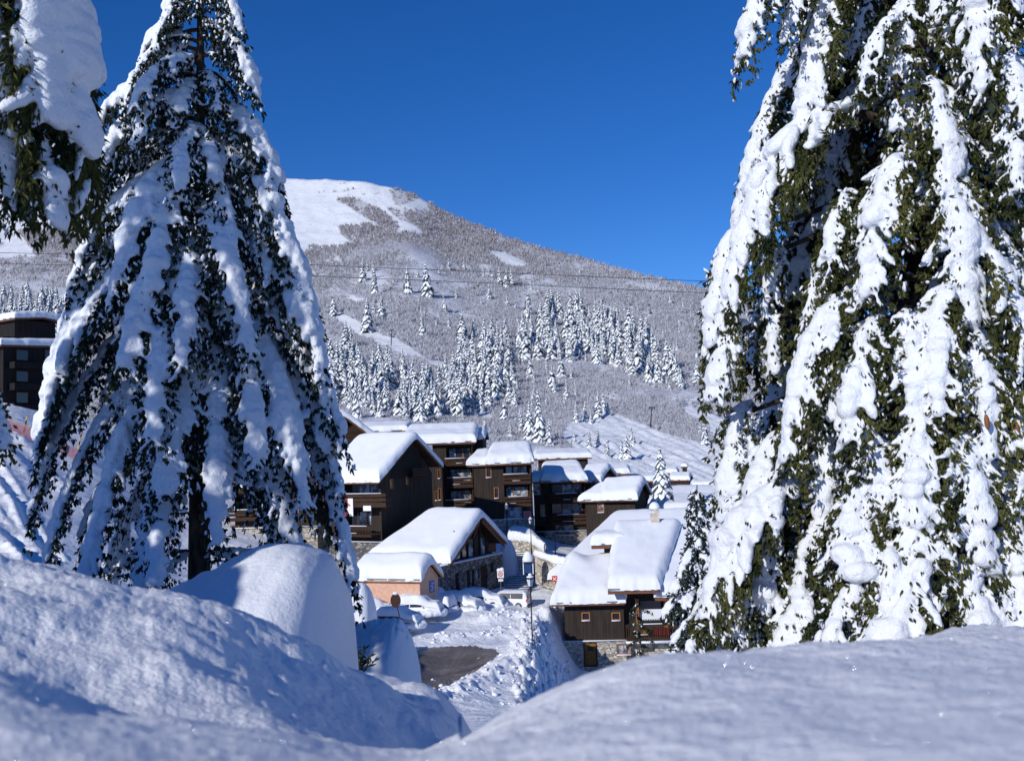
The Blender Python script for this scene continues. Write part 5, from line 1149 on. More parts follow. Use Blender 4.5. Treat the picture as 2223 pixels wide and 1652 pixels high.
# upper roofs
oy = h.loc(P(1430, 1277, 88.6)); h.roof(4.3, 8.6, 1.5, .53, Lr=3.3, Rr=2.8, T=.95, x0=oy[0], y0=oy[1], z0=oy[2], fasc=.42)
oz = h.loc(P(1575, 1291, 88.4)); h.roof(5.9, 8.9, 1.5, .53, Lr=7.2, Rr=2.8, T=.9, x0=oz[0], y0=oz[1]+.25, z0=oz[2], fasc=.42)
wx0 = h.xat(1226, 1350, .9)
h.body(wx0, oy[0]-3.0, .9, 7.0, 6.3, (5.6, 8.6), 2.45, [(1262, 1329, 1281, 1346, 'win'), (1327, 1329, 1347, 1346, 'win'), (1266, 1394, 1298, 1446, 'door'), (1338, 1397, 1370, 1420, 'lit')], zb=-1.2)
wr0 = oy[0]-3.0; wr1 = oz[0]-.4
h.panel('wall', 'wood', (wr0, 1.6, 2.45), (1, 0, 0), (0, 1, 0), wr1-wr0, 4.4, [(h.xat(1386, 1330, 1.6)-wr0, h.xat(1440, 1330, 1.6)-wr0, h.onfront(1400, 1352, 1.6)[1]-2.45, h.onfront(1400, 1303, 1.6)[1]-2.45, .3), (h.xat(1456, 1330, 1.6)-wr0, h.xat(1475, 1330, 1.6)-wr0, h.onfront(1460, 1345, 1.6)[1]-2.45, h.onfront(1460, 1320, 1.6)[1]-2.45, .2)])
h.panel('stone_base', 'stone', (wr0, 1.5, -1.2), (1, 0, 0), (0, 1, 0), wr1-wr0, 3.65, [(1.2, 2.6, 1.6, 2.9, .6)])
a0, zt = h.onfront(1388, 1305, 1.6); a1, zb_ = h.onfront(1438, 1350, 1.6)
gl = MB().box(((a0+a1)/2, 1.85, (zt+zb_)/2), (a1-a0-.1, .05, zt-zb_)).build('balcony_window', 'glass', h.root)
aw = MB(); nA = 13
for k in range(nA):   # scalloped white blind
    xa, xb = a0+(a1-a0)*k/nA, a0+(a1-a0)*(k+1)/nA; zt2 = zt-(zt-zb_)*.40; zb2 = zt-(zt-zb_)*.84
    aw.add([(xa, 1.78, zt2), (xb, 1.78, zt2), (xb, 1.78, zb2), ((xa+xb)/2, 1.77, zb2-.16), (xa, 1.78, zb2)], [(0, 4, 3, 2, 1)])
aw.build('scalloped_blind', 'cloth', gl)
for uu in (1384, 1445): xx = h.xat(uu, 1330, 1.45); MB().box((xx, 1.5, 4.2), (.28, .2, 3.4)).build('orange_post', 'trim', h.root)
bl = h.balcony(1358, 1356, 1468, 1388, 1.5, 1.3, 'bars')
MB().box((h.xat(1412, 1395, .4), .8, h.onfront(1412, 1394, .2)[1]), (h.xat(1468, 1395, .4)-h.xat(1362, 1395, .4), 1.3, .22), bev=.06).build('snow_ledge', 'snow_roof', h.root, True)
yb_ = .35
for (uu, vv, w_, h_, mt, nm, lab, ct) in ((1396, 1372, .75, .55, 'yellow', 'beach_towel', 'yellow cloth hung behind the balcony railing of the right chalet', 'towel'), (1437, 1370, 1.4, .65, 'red', 'red_blanket', 'red cloth behind the balcony railing of the right chalet', 'blanket')):
    px_, pz_ = h.onfront(uu, vv, yb_); q = h.base+h.ex*px_+h.ey*yb_+np.array([0, 0, pz_]); t = thing(nm, lab, ct, q, -h.th)
    m_ = MB(); n_ = 16
    for k in range(n_):
        xa, xb = -w_/2+w_*k/n_, -w_/2+w_*(k+1)/n_; f0, f1 = .04*math.sin(k*1.3), .04*math.sin((k+1)*1.3)
        m_.add([(xa, f0, h_/2), (xb, f1, h_/2), (xb, f1*1.4, -h_/2), (xa, f0*1.4, -h_/2)], [(0, 1, 2, 3)])
    m_.build('cloth', mt, t, True)
# dormer
od = h.loc(P(1357, 1180, 94.5)); h.roof(3.05, 1.6, 2.4, .12, Lr=3.0, Rr=0, T=.95, x0=od[0], y0=od[1], z0=od[2], fasc=.42)
dx0 = h.loc(P(1313, 1210, 95.3))[0]; m_ = MB(); m_.box(((dx0+od[0])/2+.3, od[1]+2.2, od[2]-1.6), (od[0]-dx0+.6, 2.9, 3.1)); m_.build('dormer', 'wood', h.root)
wxx = h.xat(1342, 1216, od[1]+.7); MB().box((wxx, od[1]+.72, od[2]-1.35), (.9, .08, 1.5)).build('dormer_window', 'trim', h.root); MB().box((wxx+.1, od[1]+.67, od[2]-1.35), (.62, .04, 1.2)).build('dormer_pane', 'glass', h.root)
# chimney
cb_ = h.loc(P(1423, 1150, 96.6)); cz = P(1423, 1111, 96.6)[2]-P(1423, 1150, 96.6)[2]
ch = MB().box((cb_[0], cb_[1], cb_[2]+cz/2-.5), (.78, .78, cz+1.0)).build('chimney', 'brick', h.root)
for k in range(4): MB().box((cb_[0]+.28*(1 if k % 2 else -1), cb_[1]+.28*(1 if k < 2 else -1), cb_[2]+cz+.10), (.12, .12, .22)).build('cap_post', 'brick', ch)
MB().box((cb_[0], cb_[1], cb_[2]+cz+.26), (.98, .98, .10)).build('cap_slab', 'brick', ch)
MB().box((cb_[0], cb_[1], cb_[2]+cz+.03), (.9, .9, .12), bev=.05).build('cap_snow', 'snow_roof', ch, True)
V, Fc = blobs(np.array([[cb_[0], cb_[1], cb_[2]+cz+.33]]), np.array([np.diag((.52, .52, .62))]), ico(3)); V[:, 2] = np.maximum(V[:, 2], cb_[2]+cz+.3); npmesh('cap_snow', V, Fc, 'snow_roof', ch)
HE = h
# K: shaded block up on the left slope
h = House('apartment_block', 'shaded dark apartment block on the left hillside with balconies and thick roof snow', 'apartment block', 2, 748, 125, 32, 8.0)
h.roof(10, 8.0, 1.0, .05, .05, T=.95, e=.2)
h.body(-9.5, -.5, .6, 8.3, 9.1, (4.3, 9.3), 0, (), zb=-4, wall='wood_shaded')
for r_ in range(3):
    for (u0, u1) in ((34, 62), (96, 112)):
        y0, zt = h.onside(u0, 758+46*r_, -.5); y1, zb_ = h.onside(u1, 784+46*r_, -.5); h.window_side(y0, y1, zb_, zt, -.5, 'dark')
    y0, zt = h.onside(20, 786+46*r_, -.5); y1, zb_ = h.onside(94, 804+46*r_, -.5); m_ = MB(); m_.box((.1, (y0+y1)/2, (zt+zb_)/2), (1.1, y1-y0, abs(zt-zb_))); m_.build('balcony', 'wood_shaded', h.root)
ou = h.loc(P(32, 690, 131)); h.roof(6, 4, 3, .12, T=.9, x0=ou[0], y0=ou[1], z0=ou[2])
MB().box((ou[0]-3.4, ou[1]+3.4, ou[2]-3), (5.2, 5.8, 5.9)).build('upper_wall', 'wood_shaded', h.root)

# ------------------------------------------------------------------ street furniture
def lamp(u, vt, vb_, Y, lab):
    b = P(u, vb_, Y); H = (vb_-vt)*Y/F; t = thing('street_lamp', lab, 'street lamp', b)
    s_ = max(.8, H/5.5)
    MB().tube([(0, 0, -.6), (0, 0, .5), (0, 0, .55), (0, 0, H-.95*s_)], [.075, .075, .05, .038], 10).build('post', 'metal', t, True)
    z = H-.95*s_
    MB().lathe([(.03, 0), (.13*s_, .03), (.05, .06*s_), (.09*s_, .10*s_), (.02, .11*s_)], (0, 0, z), 8).build('collar', 'metal', t)
    l = MB(); r0, r1, h_ = .15*s_, .27*s_, .50*s_; z += .11*s_
    l.lathe([(.02, 0), (r0*.95, .01), (r1*.95, h_), (.02, h_)], (0, 0, z), 4); l.build('lantern', 'lampglass', t)
    m_ = MB()
    for k in range(4):
        a = math.pi/2*k; m_.tube([(r0*math.cos(a), r0*math.sin(a), z), (r1*math.cos(a), r1*math.sin(a), z+h_)], .014, 5)
    m_.lathe([(r1*1.02, -.02), (r1*1.12, 0), (r1*1.02, .03)], (0, 0, z+h_), 4); m_.lathe([(r1*1.12, .02), (r1*.5, .17*s_), (.05, .20*s_), (.05, .27*s_), (.01, .31*s_)], (0, 0, z+h_), 8)
    m_.build('lantern_frame', 'metal', t)
    V, Fc = blobs(np.array([[0, 0, z+h_+.13*s_], [0, 0, z+h_+.28*s_]]), np.array([np.diag((r1*.95, r1*.95, .09*s_)), np.diag((.13*s_, .13*s_, .10*s_))]), ico(3)); npmesh('snow_cap', V, Fc, 'snow_roof', t)
lamp(1157, 1250, 1424, 70, 'tall black lantern street lamp beside the ploughed road, the nearest of the lamps')
lamp(1154, 1124, 1200, 108, 'thin street lamp at the head of the stairs before the arched passage')
lamp(1101, 1093, 1150, 114, 'short distant street lamp in front of the three storey chalet')
# road sign seen from behind
b = P(869, 1362, 62); t = thing('road_sign', 'round road sign seen from behind, rusty brown on a pole by the brown road', 'road sign', b)
c = P(859, 1303, 62)-b
MB().tube([(0, 0, -1), (0, 0, .55)], .12, 8).build('base_post', 'rust', t); MB().tube([(0, 0, .5), tuple(c*.98)], .032, 8).build('pole', 'rust', t)
m_ = MB(); n_ = 28; m_.add([(c[0]+.31*math.cos(a), c[1]+d, c[2]+.42*math.sin(a)) for d in (-.03, -.06) for a in np.linspace(0, 2*math.pi, n_, endpoint=False)], [tuple(range(n_)), tuple(range(2*n_-1, n_-1, -1))]+[(i, (i+1) % n_, n_+(i+1) % n_, n_+i) for i in range(n_)]); m_.build('disc', 'rust', t)
V, Fc = blobs(np.array([[c[0], c[1]-.03, c[2]+.42]]), np.array([np.diag((.17, .08, .10))]), ico(3)); npmesh('snow_cap', V, Fc, 'snow_roof', t)
# round marked sign by the stairs
b = P(1088, 1290, 97); t = thing('no_entry_sign', 'white square sign with a red ring and small plate at the foot of the stairs', 'sign', b)
c0 = P(1088, 1246, 97)-b
MB().tube([(0, 0, -.5), (0, 0, c0[2])], .03, 6).build('pole', 'metal_g', t)
MB().box((0, -.05, c0[2]), (.62, .04, .68)).build('panel', 'white', t); MB().box((0, -.05, c0[2]-.55), (.45, .04, .22)).build('plate', 'white', t)
def ring(mb, cx, cz, y, r0, r1, n=24): mb.add([(cx+r*math.cos(a), y, cz+r*math.sin(a)) for r in (r0, r1) for a in np.linspace(0, 2*math.pi, n, endpoint=False)], [(i, (i+1) % n, n+(i+1) % n, n+i) for i in range(n)])
m_ = MB(); ring(m_, 0, c0[2], -.078, .13, .22); m_.build('red_ring', 'red', t); m_ = MB(); m_.box((0, -.074, c0[2]), (.06, .006, .13)); m_.build('emblem', 'metal', t)
V, Fc = blobs(np.array([[-.1, -.03, c0[2]+.40], [.15, -.03, c0[2]+.42]]), np.array([np.diag((.25, .12, .16)), np.diag((.2, .12, .20))]), ico(3)); npmesh('snow_cap', V, Fc, 'snow_roof', t)
# hanging square sign of the restaurant
yy, zz = HD.onside(1066, 1188, .15); q = HD.base+HD.ex*.25+HD.ey*yy+np.array([0, 0, zz]); t = thing('hanging_sign', 'square wooden sign with carved round emblem hanging on the restaurant gable', 'sign', q, -.35)
MB().box((0, 0, 0), (.82, .06, .82)).build('board', 'fascia', t); m_ = MB(); ring(m_, 0, 0, -.035, .17, .25); m_.box((0, -.035, .0), (.2, .01, .05)); m_.build('emblem', 'trim', t); MB().tube([(-.3, 0, .41), (-.3, 0, .8), (.3, 0, .8), (.3, 0, .41)], .015, 5).build('bracket', 'metal', t)
# red sign under the eave at G
q = P(1204, 1256, 97.5); t = thing('red_sign', 'small red sign with a white cross stroke under the eave of the wide right roof', 'sign', q)
MB().box((0, 0, 0), (.5, .08, .55)).build('panel', 'red', t)
for a in (.8, -.8): MB().box((0, -.045 if a > 0 else -.048, 0), (.45, .01, .07), R=Matrix.Rotation(a, 3, 'Y')).build('stroke', 'white', t)
# banner on chalet A: red and white with a cup shaped crest
yb_ = -.02; x0, zt = HA.onfront(746, 1082, yb_); x1, zb_ = HA.onfront(767, 1120, yb_)
q = HA.base+HA.ex*((x0+x1)/2)+HA.ey*yb_+np.array([0, 0, (zt+zb_)/2]); W_, H_ = x1-x0, zt-zb_
t = thing('banner', 'red and white banner with a cup shaped crest hanging from the gable chalet balcony', 'banner', q, -HA.th)
MB().box((-W_*.27, 0, 0), (W_*.46, .03, H_)).build('red_half', 'red', t); MB().box((W_*.23, 0, 0), (W_*.53, .03, H_)).build('white_half', 'white', t)
m_ = MB(); ring(m_, 0, -.10, -.022, .10, .20); m_.build('crest_ring', 'white', t); m_ = MB(); m_.box((.02, -.026, .18), (W_*.42, .01, .13)); m_.box((.02, -.026, .34), (W_*.2, .01, .08)); m_.build('crest_top', 'red', t)
q = HA.base+HA.ex*HA.onfront(800, 1103, .2)[0]+HA.ey*.0+np.array([0, 0, HA.onfront(800, 1103, .2)[1]])
t = thing('hanging_board', 'small white board hung under the balcony right of the banner', 'board', q, -HA.th); MB().box((0, 0, 0), (.95, .05, .5), bev=.01).build('board', 'white', t)
# faded red cloth on C
x0, zt = HC.onfront(1136, 1109, .3); x1, zb_ = HC.onfront(1154, 1124, .3); q = HC.base+HC.ex*((x0+x1)/2)+HC.ey*.3+np.array([0, 0, (zt+zb_)/2])
t = thing('red_awning', 'faded red awning panel at the foot of the three storey chalet', 'awning', q, -HC.th); MB().box((0, 0, 0), (x1-x0, .05, zt-zb_)).build('cloth', 'pinkred', t)
for k in range(3): MB().box((0, -.03, (zt-zb_)*(.25-.22*k)), ((x1-x0)*.6, .01, .05)).build('lettering_stripe', 'red', t)
# kiosk with snow hood
b = P(1147, 1244, 99); t = thing('information_board', 'arched blue information board under a tall white snow hood below the stone wall', 'information board', b)
MB().box((0, 0, .45), (.62, .12, .75)).build('panel', 'board_blue', t); MB().box((0, -.02, .98), (.95, .2, .08)).build('crossbar', 'metal', t)
for sx in (-1, 1): MB().box((sx*.46, 0, .7), (.09, .12, 1.6)).build('post', 'white', t)
V, Fc = blobs(np.array([[0, 0, 1.15]]), np.array([np.diag((.50, .38, .95))]), ico(3)); V[:, 2] = np.maximum(V[:, 2], 1.1); npmesh('snow_hood', V, Fc, 'snow_roof', t)
# stairs
t = thing('stone_stairs', 'long shadowed flight of stone stairs climbing beside the restaurant', 'stairs', P(1125, 1284, 100))
o_ = np.array(t.location); m_ = MB(); sn = MB()
for k in range(20):
    f = k/19; Yk = 100+13*f; u = 1124+20*f; v_ = 1284-92*f; p = P(u, v_, Yk)-o_
    m_.box((p[0], p[1]+.3, p[2]-1.0), (2.6, .62, 2.0)); sn.box((p[0], p[1]+.34, p[2]+.05), (2.5, .44, .10), bev=.04)
m_.build('steps', 'stone_d', t); sn.build('tread_snow', 'snow_roof', t, True)
# retaining walls
def rwall(name, lab, pts, hgt, thick=.5, cap=.5):
    q = [P(u, v, Y) for u, v, Y in pts]; o_ = q[0]; t = thing(name, lab, 'stone wall', o_); m_ = MB(); c_ = []
    for a, b in zip(q[:-1], q[1:]):
        d = b-a; L_ = np.linalg.norm(d[:2]); n_ = np.array([-d[1], d[0], 0])/L_*thick; a_, b_ = a-o_, b-o_
        pts8 = [a_-[0, 0, 1], b_-[0, 0, 1], b_+n_-[0, 0, 1], a_+n_-[0, 0, 1], a_+[0, 0, hgt], b_+[0, 0, hgt], b_+n_+[0, 0, hgt], a_+n_+[0, 0, hgt]]
        m_.add(pts8, [(3, 2, 1, 0), (4, 5, 6, 7), (0, 1, 5, 4), (1, 2, 6, 5), (2, 3, 7, 6), (3, 0, 4, 7)])
        nn = max(3, int(L_/.35))
        for k in range(nn+1): c_.append(a_+(b_-a_)*k/nn+n_*.5+[0, 0, hgt])
    m_.build('masonry', 'stone', t)
    A_ = [np.array([[.32, 0, 0], [0, thick*.75, 0], [0, 0, cap*random.uniform(.8, 1.15)]]) for _ in c_]
    V, Fc = blobs(np.array(c_), np.array(A_), ICO2); V, Fq = remesh(V, Fc, .09, 3, .03, .5); npmesh('snow_cap', V, Fq, 'snow_roof', t)
random.seed(4)
rwall('retaining_wall', 'long grey rubble retaining wall right of the stairs, half in shadow', [(1162, 1244, 102), (1200, 1258, 100.5), (1250, 1266, 99)], 1.9)
rwall('retaining_wall', 'upper rubble wall under a curling snow cap between the stairs and the arch', [(1106, 1186, 113), (1150, 1192, 112), (1178, 1212, 110)], 1.1, .5, .65)
# snow hood over something behind the restaurant corner
mound('snow_drift', 'smooth blue drift heaped against the rear corner of the restaurant', 'snow drift', None, 1.2, [(1080, 1215), (1088, 1185), (1096, 1171), (1106, 1172), (1115, 1185), (1121, 1203), (1123, 1215)], 106, .03)
mound('snow_drift', 'snow shelf curving down before the arched stone passage', 'snow drift', None, 1.4, [(1098, 1175), (1102, 1150), (1120, 1141), (1148, 1146), (1165, 1160), (1180, 1176), (1188, 1186), (1192, 1196)], 117, .03)
# safety net on the left slope
q = np.array([on_ground(u, v) for u, v in ((-40, 912), (20, 935), (75, 958), (130, 985), (190, 1010))]); o_ = q[1]; t = thing('safety_net', 'sagging orange safety netting stretched across the left ski slope', 'net', o_)
m_ = MB()
for a, b in zip(q[:-1], q[1:]):
    for k in range(7): m_.box(tuple((a+b)/2-o_+[0, 0, .06+.2*k]), (np.linalg.norm(b-a), .02, .035), R=Matrix(((b[0]-a[0], -(b[1]-a[1]), 0), (b[1]-a[1], b[0]-a[0], 0), (b[2]-a[2], 0, 0))).to_3x3()*(1/np.linalg.norm(b-a)) + Matrix(((0, 0, 0), (0, 0, 0), (0, 0, 1))))
    for k in range(22): p = a+(b-a)*k/22-o_; m_.box((p[0], p[1], p[2]+.66), (.04, .03, 1.3))
m_.build('netting', 'net', t)
for (u, v) in ((50, 945), (170, 972)):
    p = on_ground(u, v); t = thing('marker_pole', 'yellow and dark banded marker pole leaning at the orange net' if u < 100 else 'marker pole of the orange net behind the spruce', 'marker pole', p)
    for k in range(5): MB().tube([(.09*k, 0, -.1+.42*k), (.09*(k+1), 0, -.1+.42*(k+1))], .075, 6).build('band', 'yellow' if k % 2 == 0 else 'metal', t)
# fir standing among the huts
for (u, v, Y, hp, k, lab) in ((1437, 1070, 112, 108, 3, 'slim snow laden fir standing among the low roofs of the village'),):
    p = P(u, v, Y); Hm = hp*Y/F; t = thing('village_fir', lab, 'tree', p); me = fir_mesh(99, 16, 9, R=.19); o = bpy.data.objects.new('crown', me); COL.objects.link(o); o.parent = t; o.scale = (Hm,)*3
    MB().tube([(0, 0, -1), (0, 0, Hm*.4)], .08, 6).build('trunk', 'bark', t)

# ------------------------------------------------------------------ parked cars
def car(name, lab, cat, u, v, Y, hd, paint, L=4.2, W=1.72, H=1.42, snow=.35, kind='hatch', sink=.25, clean=False, group='snow covered parked cars'):
    b = P(u, v, Y); b = np.array([b[0], b[1], b[2]-sink]); t = thing(name, lab, cat, b, rad(hd), group)
    # side profile along x (front = +x): belt height, roof height
    if kind == 'van' or kind == 'suv': kx = [-.5, -.485, -.44, -.30, .05, .20, .33, .46, .5]; kr = [.50, .93, .985, 1.0, 1.0, .94, .60, .52, .40]
    else: kx = [-.5, -.48, -.42, -.26, .02, .13, .27, .46, .5]; kr = [.45, .60, .74, .99, 1.0, .92, .64, .52, .38]
    xs = np.linspace(-.5, .5, 30); top = pchip(kx, np.array(kr), xs)*H; belt = np.minimum(top, H*.60)
    ring_ = 18; V = []
    for i, x in enumerate(xs):
        wq = W/2*(1-.10*abs(x*2)**4); tw = wq*(1-.20*np.clip((top[i]-H*.6)/(H*.4), 0, 1))
        pts = [(-wq*.93, .22), (-wq, .42), (-wq, belt[i]*.92), (-wq*.985, belt[i]), (-tw, top[i]-.07 if top[i] > H*.62 else belt[i]), (-tw*.86, top[i]-.01), (-tw*.45, top[i]+.015), (0, top[i]+.02)]
        pts = pts+[(-a, z) for a, z in pts[-2::-1]]
        V += [(x*L, a, z) for a, z in pts]
    n = 15; f = gridfaces(30, n); m_ = MB(); m_.add(V, [tuple(q) for q in f]); m_.add([V[k] for k in range(n)], [tuple(range(n))]); m_.add([V[29*n+k] for k in range(n)], [tuple(range(n-1, -1, -1))])
    m_.build('body', paint, t, True)
    for sd in (-1, 1):   # side glass
        g = MB(); xa, xb = (-.40, .17) if kind in ('van', 'suv') else (-.28, .14)
        q = np.linspace(xa, xb, 8); tt = pchip(kx, np.array(kr), q)*H; wq = W/2
        lo = [(x*L, sd*(wq*.995), H*.62) for x in q]; hi = [(x*L, sd*(wq*(1-.20*max(0, (z-.10-H*.6)/(H*.4)))+.012), z-.10) for x, z in zip(q, tt)]
        g.add(lo+hi, [(i, i+1, 9+i, 8+i) if sd < 0 else (i+1, i, 8+i, 9+i) for i in range(7)]); gg = g.build('side_window', 'glass', t)
        for xp in (xa+(xb-xa)*.45,): MB().box((xp*L, sd*wq*.93, H*.75), (.06, .10, H*.26)).build('pillar', paint, gg)
        for xe, nm, mt in ((-.488, 'tail_lamp', 'lens'), (.478, 'headlamp', 'lampglass')): MB().box((xe*L, sd*W*.40, H*.50), (.10, .22, .18 if nm == 'headlamp' else .30), bev=.03).build(nm, mt, t)
        for xw in (-.31, .31):
            wh = MB().tube([(xw*L, sd*(W/2-.20), .31), (xw*L, sd*(W/2+.01), .31)], .31, 18).build('wheel', 'rubber', t); MB().tube([(xw*L, sd*(W/2), .31), (xw*L, sd*(W/2+.02), .31)], .19, 14).build('rim', 'silver', wh)
        MB().box((.16*L, sd*(W/2+.10), H*.64), (.12, .18, .14), bev=.04).build('wing_mirror', paint, t)
    rz_ = pchip(kx, np.array(kr), np.array([-.47, -.44]))*H
    MB().box((-.497*L, 0, H*.74), (.03, W*.66, H*.20), bev=.01).build('rear_window', 'glass', t)
    MB().box((-.505*L, 0, H*.40), (.03, .5, .11)).build('number_plate', 'white', t); MB().box((-.5*L, 0, .34), (.16, W*.9, .16), bev=.05).build('bumper', 'metal', t)
    # snow
    if clean: T = .07
    else: T = snow
    nx, ny = 46, 26; a = np.linspace(-.52, .52, nx); c = np.sin(np.linspace(-math.pi/2, math.pi/2, ny)); A, Cc = np.meshgrid(a, c, indexing='ij')
    if clean: tp = pchip(kx, np.array(kr), np.clip(A.ravel(), -.5, .5)).reshape(A.shape)*H; lim = (-.44, .12); A = np.interp(A, [-.52, .52], lim); tp = pchip(kx, np.array(kr), A.ravel()).reshape(A.shape)*H
    else: tp = pchip(kx, np.array(kr), np.clip(A.ravel(), -.5, .5)).reshape(A.shape)*H
    seed_ = u*.37
    p3 = np.stack([A*L*.9, Cc*W*.9, A*0+seed_], -1); ex_ = np.clip((.5-abs(A if not clean else np.interp(A, lim, [-.5, .5])))/.10, 0, 1); ex_ = (1-(1-ex_)**2)**.5; ec = np.clip((1-abs(Cc))/.35, 0, 1); ec = (1-(1-ec)**2)**.5
    hw_ = W/2*(.80 if clean else 1.04)
    Z = tp*(1 if clean else (.55+.45*ex_))+T*np.minimum(ex_, ec)*(1+.25*fbm(p3, 3, 2))+.01
    side_drop = (1-ec)*(.0 if clean else np.clip(tp-H*.60, 0, 1)*.55); Z = Z-side_drop
    V = np.stack([A*L, Cc*hw_*(1+.05*fbm(p3*1.5, 2, 4)), Z], -1)
    if not clean:   # skirts of drifted snow round hood and tail
        sk = V.copy()
    npmesh('snow_cover', V.reshape(-1, 3), gridfaces(nx, ny)[:, ::-1], 'snow_roof', t)
    if not clean:
        cs = []; ax = []
        rgc = np.random.default_rng(int(u))
        for k in range(26):
            an = k/26*2*math.pi; cs.append([math.cos(an)*L*.5, math.sin(an)*W*.60, .05+sink]); ax.append(np.diag([.50, .38, rgc.uniform(.12, .30)+sink*.3]))
        V2, F2 = blobs(np.array(cs), np.array(ax), ICO2); V2, Fq = remesh(V2, F2, .09, 3, .04, .4); npmesh('snow_drift', V2, Fq, 'snow_roof', t)
    return t
car('parked_car', 'snow covered car nearest the road, deep in a drift behind the round sign', 'car', 860, 1356, 82, -14, 'silver', snow=.38, sink=.3)
car('parked_car', 'red car half hidden between the buried van shape and the first snow covered car', 'car', 806, 1338, 87, 20, 'red', snow=.40, L=3.9)
car('parked_car', 'low car under a long flat snow slab behind the round sign', 'car', 905, 1330, 86.5, -8, 'white', snow=.42, L=4.4, sink=.3)
car('parked_car', 'car with a tall rounded snow hump, second row centre', 'car', 936, 1322, 90, -24, 'blue', snow=.60, L=4.4, H=1.5)
car('parked_car', 'car whose snowy bonnet slopes toward the ploughed bank', 'car', 998, 1322, 91, -24, 'silver', snow=.40, sink=.3)
car('parked_car', 'snow covered car with a wavy strip of dark side window showing', 'car', 1040, 1314, 93.5, -10, 'white', snow=.34, sink=.2, L=4.6)
car('parked_car', 'silver car with only its roof edge showing near the stone wall', 'car', 988, 1302, 97, -6, 'silver', snow=.18, sink=.2, L=4.0)
car('parked_car', 'snow covered car close to the pink shed behind the sign', 'car', 850, 1312, 92, -10, 'metal_g', snow=.45, sink=.3)
car('white_estate_car', 'clean white estate car with red tail lamps at the foot of the stairs', 'car', 1101, 1316, 95, 163, 'white', snow=.10, sink=.15, L=4.3, H=1.55, kind='suv', clean=True, group=None)
# ploughed lumps of snow along the banks
def lumps():
    rg = np.random.default_rng(8); C = []; A = []
    for pts, h_, w_ in BANKS+[([(1000, 58), (1060, 60), (1120, 64), (1170, 68), (1200, 72)], 0, 4.5), ([(1200, 74), (1225, 82), (1240, 90)], 0, 3)]:
        for k in range(80 if h_ else 150):
            i = rg.integers(0, len(pts)-1); f = rg.random(); u = pts[i][0]*(1-f)+pts[i+1][0]*f; Y = pts[i][1]*(1-f)+pts[i+1][1]*f
            p = P(u, v_of_z(u, -13.7, Y), Y); x = p[0]+rg.normal(0, w_*.55); y = p[1]+rg.normal(0, w_*.55)
            r = abs(rg.normal(0, .07))+.03; C.append([x, y, groundz(x, y)+r*.05]); q = np.array(Matrix.Rotation(rg.uniform(0, 6), 3, 'Z')) @ np.array(Matrix.Rotation(rg.uniform(-.6, .6), 3, 'X')); A.append((q*np.array([r*rg.uniform(.8, 1.6), r, r*rg.uniform(.6, 1)])).T)
    V, Fc = blobs(np.array(C), np.array(A), ICO1); V += fbm(V*6, 2, 9)[:, None]*.03
    o = npmesh('snow_clods', V, Fc, 'snow_roof', None, True); tag(o, 'broken snow clods strewn over the ploughed banks around the car park', 'snow clods', kind='stuff')
lumps()
def crystals():
    rg = np.random.default_rng(91); V = []; Fs = []
    m = mat('ice_facet', (1, 1, 1), .22, 1.0, .5); M['ice'] = m
    for k in range(260):
        i = rg.integers(60, 235); j = rg.choice(np.where((ug > 0) & (ug < 2223))[0]); p = G[i, j].copy(); Y = p[1]; v = -p/np.linalg.norm(p); n = norm(norm(SUND)+v+rg.normal(0, .10, 3))  # flake tilted midway between sun and camera, so its glint is built in
        r = .00012*Y*rg.uniform(.35, 1.1)+.00006; a = norm(np.cross(n, [1.0, .3, .2])); b = np.cross(n, a); c = p+v*.004+np.array([0, 0, .002]); o = len(V)
        V += [c+r*(a*math.cos(t)+b*math.sin(t)) for t in np.linspace(0, 2*math.pi, 6, endpoint=False)]; Fs.append([o+q for q in range(6)])
    o = npmesh('ice_crystals', np.array(V), np.array(Fs), 'ice', None, False); tag(o, 'tiny ice crystals tilted to glint at the camera, scattered on the nearest powder snow', 'ice crystals', kind='stuff')
crystals()
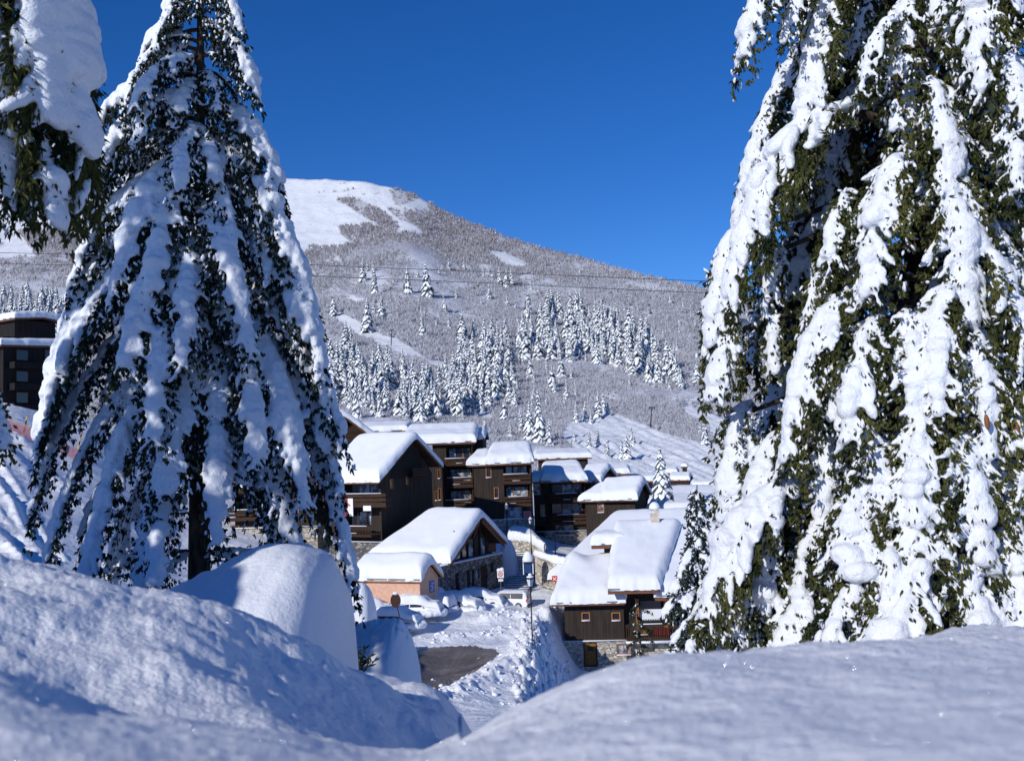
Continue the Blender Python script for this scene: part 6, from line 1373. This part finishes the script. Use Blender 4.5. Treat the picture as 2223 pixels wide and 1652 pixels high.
shade_spruce('tall_spruce', -13.6, 6.7, 14.5, 4.0, 71, 'tall snowy spruce standing outside the left edge, shading the left spruce')
shade_spruce('tall_spruce', -5.32, 2.36, 5.6, 2.1, 72, 'shorter snowy spruce left of the viewer, shading the central mound')
# ------------------------------------------------------------------ light, sky, camera
sd = SUND
sun = bpy.data.lights.new('sun', 'SUN'); sun.energy = 3.75; sun.angle = rad(.53); sun.color = (1, .965, .90)
so = bpy.data.objects.new('sun', sun); COL.objects.link(so); so.rotation_euler = Vector(sd).to_track_quat('Z', 'Y').to_euler()
w = bpy.data.worlds.new('World'); SC.world = w; w.use_nodes = True; nt = w.node_tree
sky = nt.nodes.new('ShaderNodeTexSky'); sky.sky_type = 'NISHITA'; sky.sun_disc = False
sky.sun_elevation = EL; sky.sun_rotation = math.atan2(sd[0], sd[1])
sky.altitude = 1800; sky.air_density = .9; sky.dust_density = .0; sky.ozone_density = 5.0
hs = nt.nodes.new('ShaderNodeHueSaturation'); hs.inputs['Saturation'].default_value = 1.23; hs.inputs['Hue'].default_value = .512; hs.inputs['Value'].default_value = 1
nt.links.new(sky.outputs['Color'], hs.inputs['Color']); nt.links.new(hs.outputs['Color'], nt.nodes['Background'].inputs['Color'])
nt.nodes['Background'].inputs['Strength'].default_value = .12
cam = bpy.data.cameras.new('camera'); co = bpy.data.objects.new('camera', cam); COL.objects.link(co); SC.camera = co
cam.lens = 36; cam.sensor_width = 36; cam.sensor_fit = 'HORIZONTAL'; cam.clip_start = .02; cam.clip_end = 20000
co.matrix_world = Matrix([[RTV[0], UPV[0], -_d[0], 0], [RTV[1], UPV[1], -_d[1], 0], [RTV[2], UPV[2], -_d[2], 0], [0, 0, 0, 1]])
cam.dof.use_dof = True; cam.dof.focus_distance = 25; cam.dof.aperture_fstop = 6.3
SC.view_settings.view_transform = 'Standard'; SC.view_settings.look = 'None'; SC.view_settings.exposure = 0; SC.view_settings.gamma = 1
SC.render.resolution_x = 1024; SC.render.resolution_y = 760
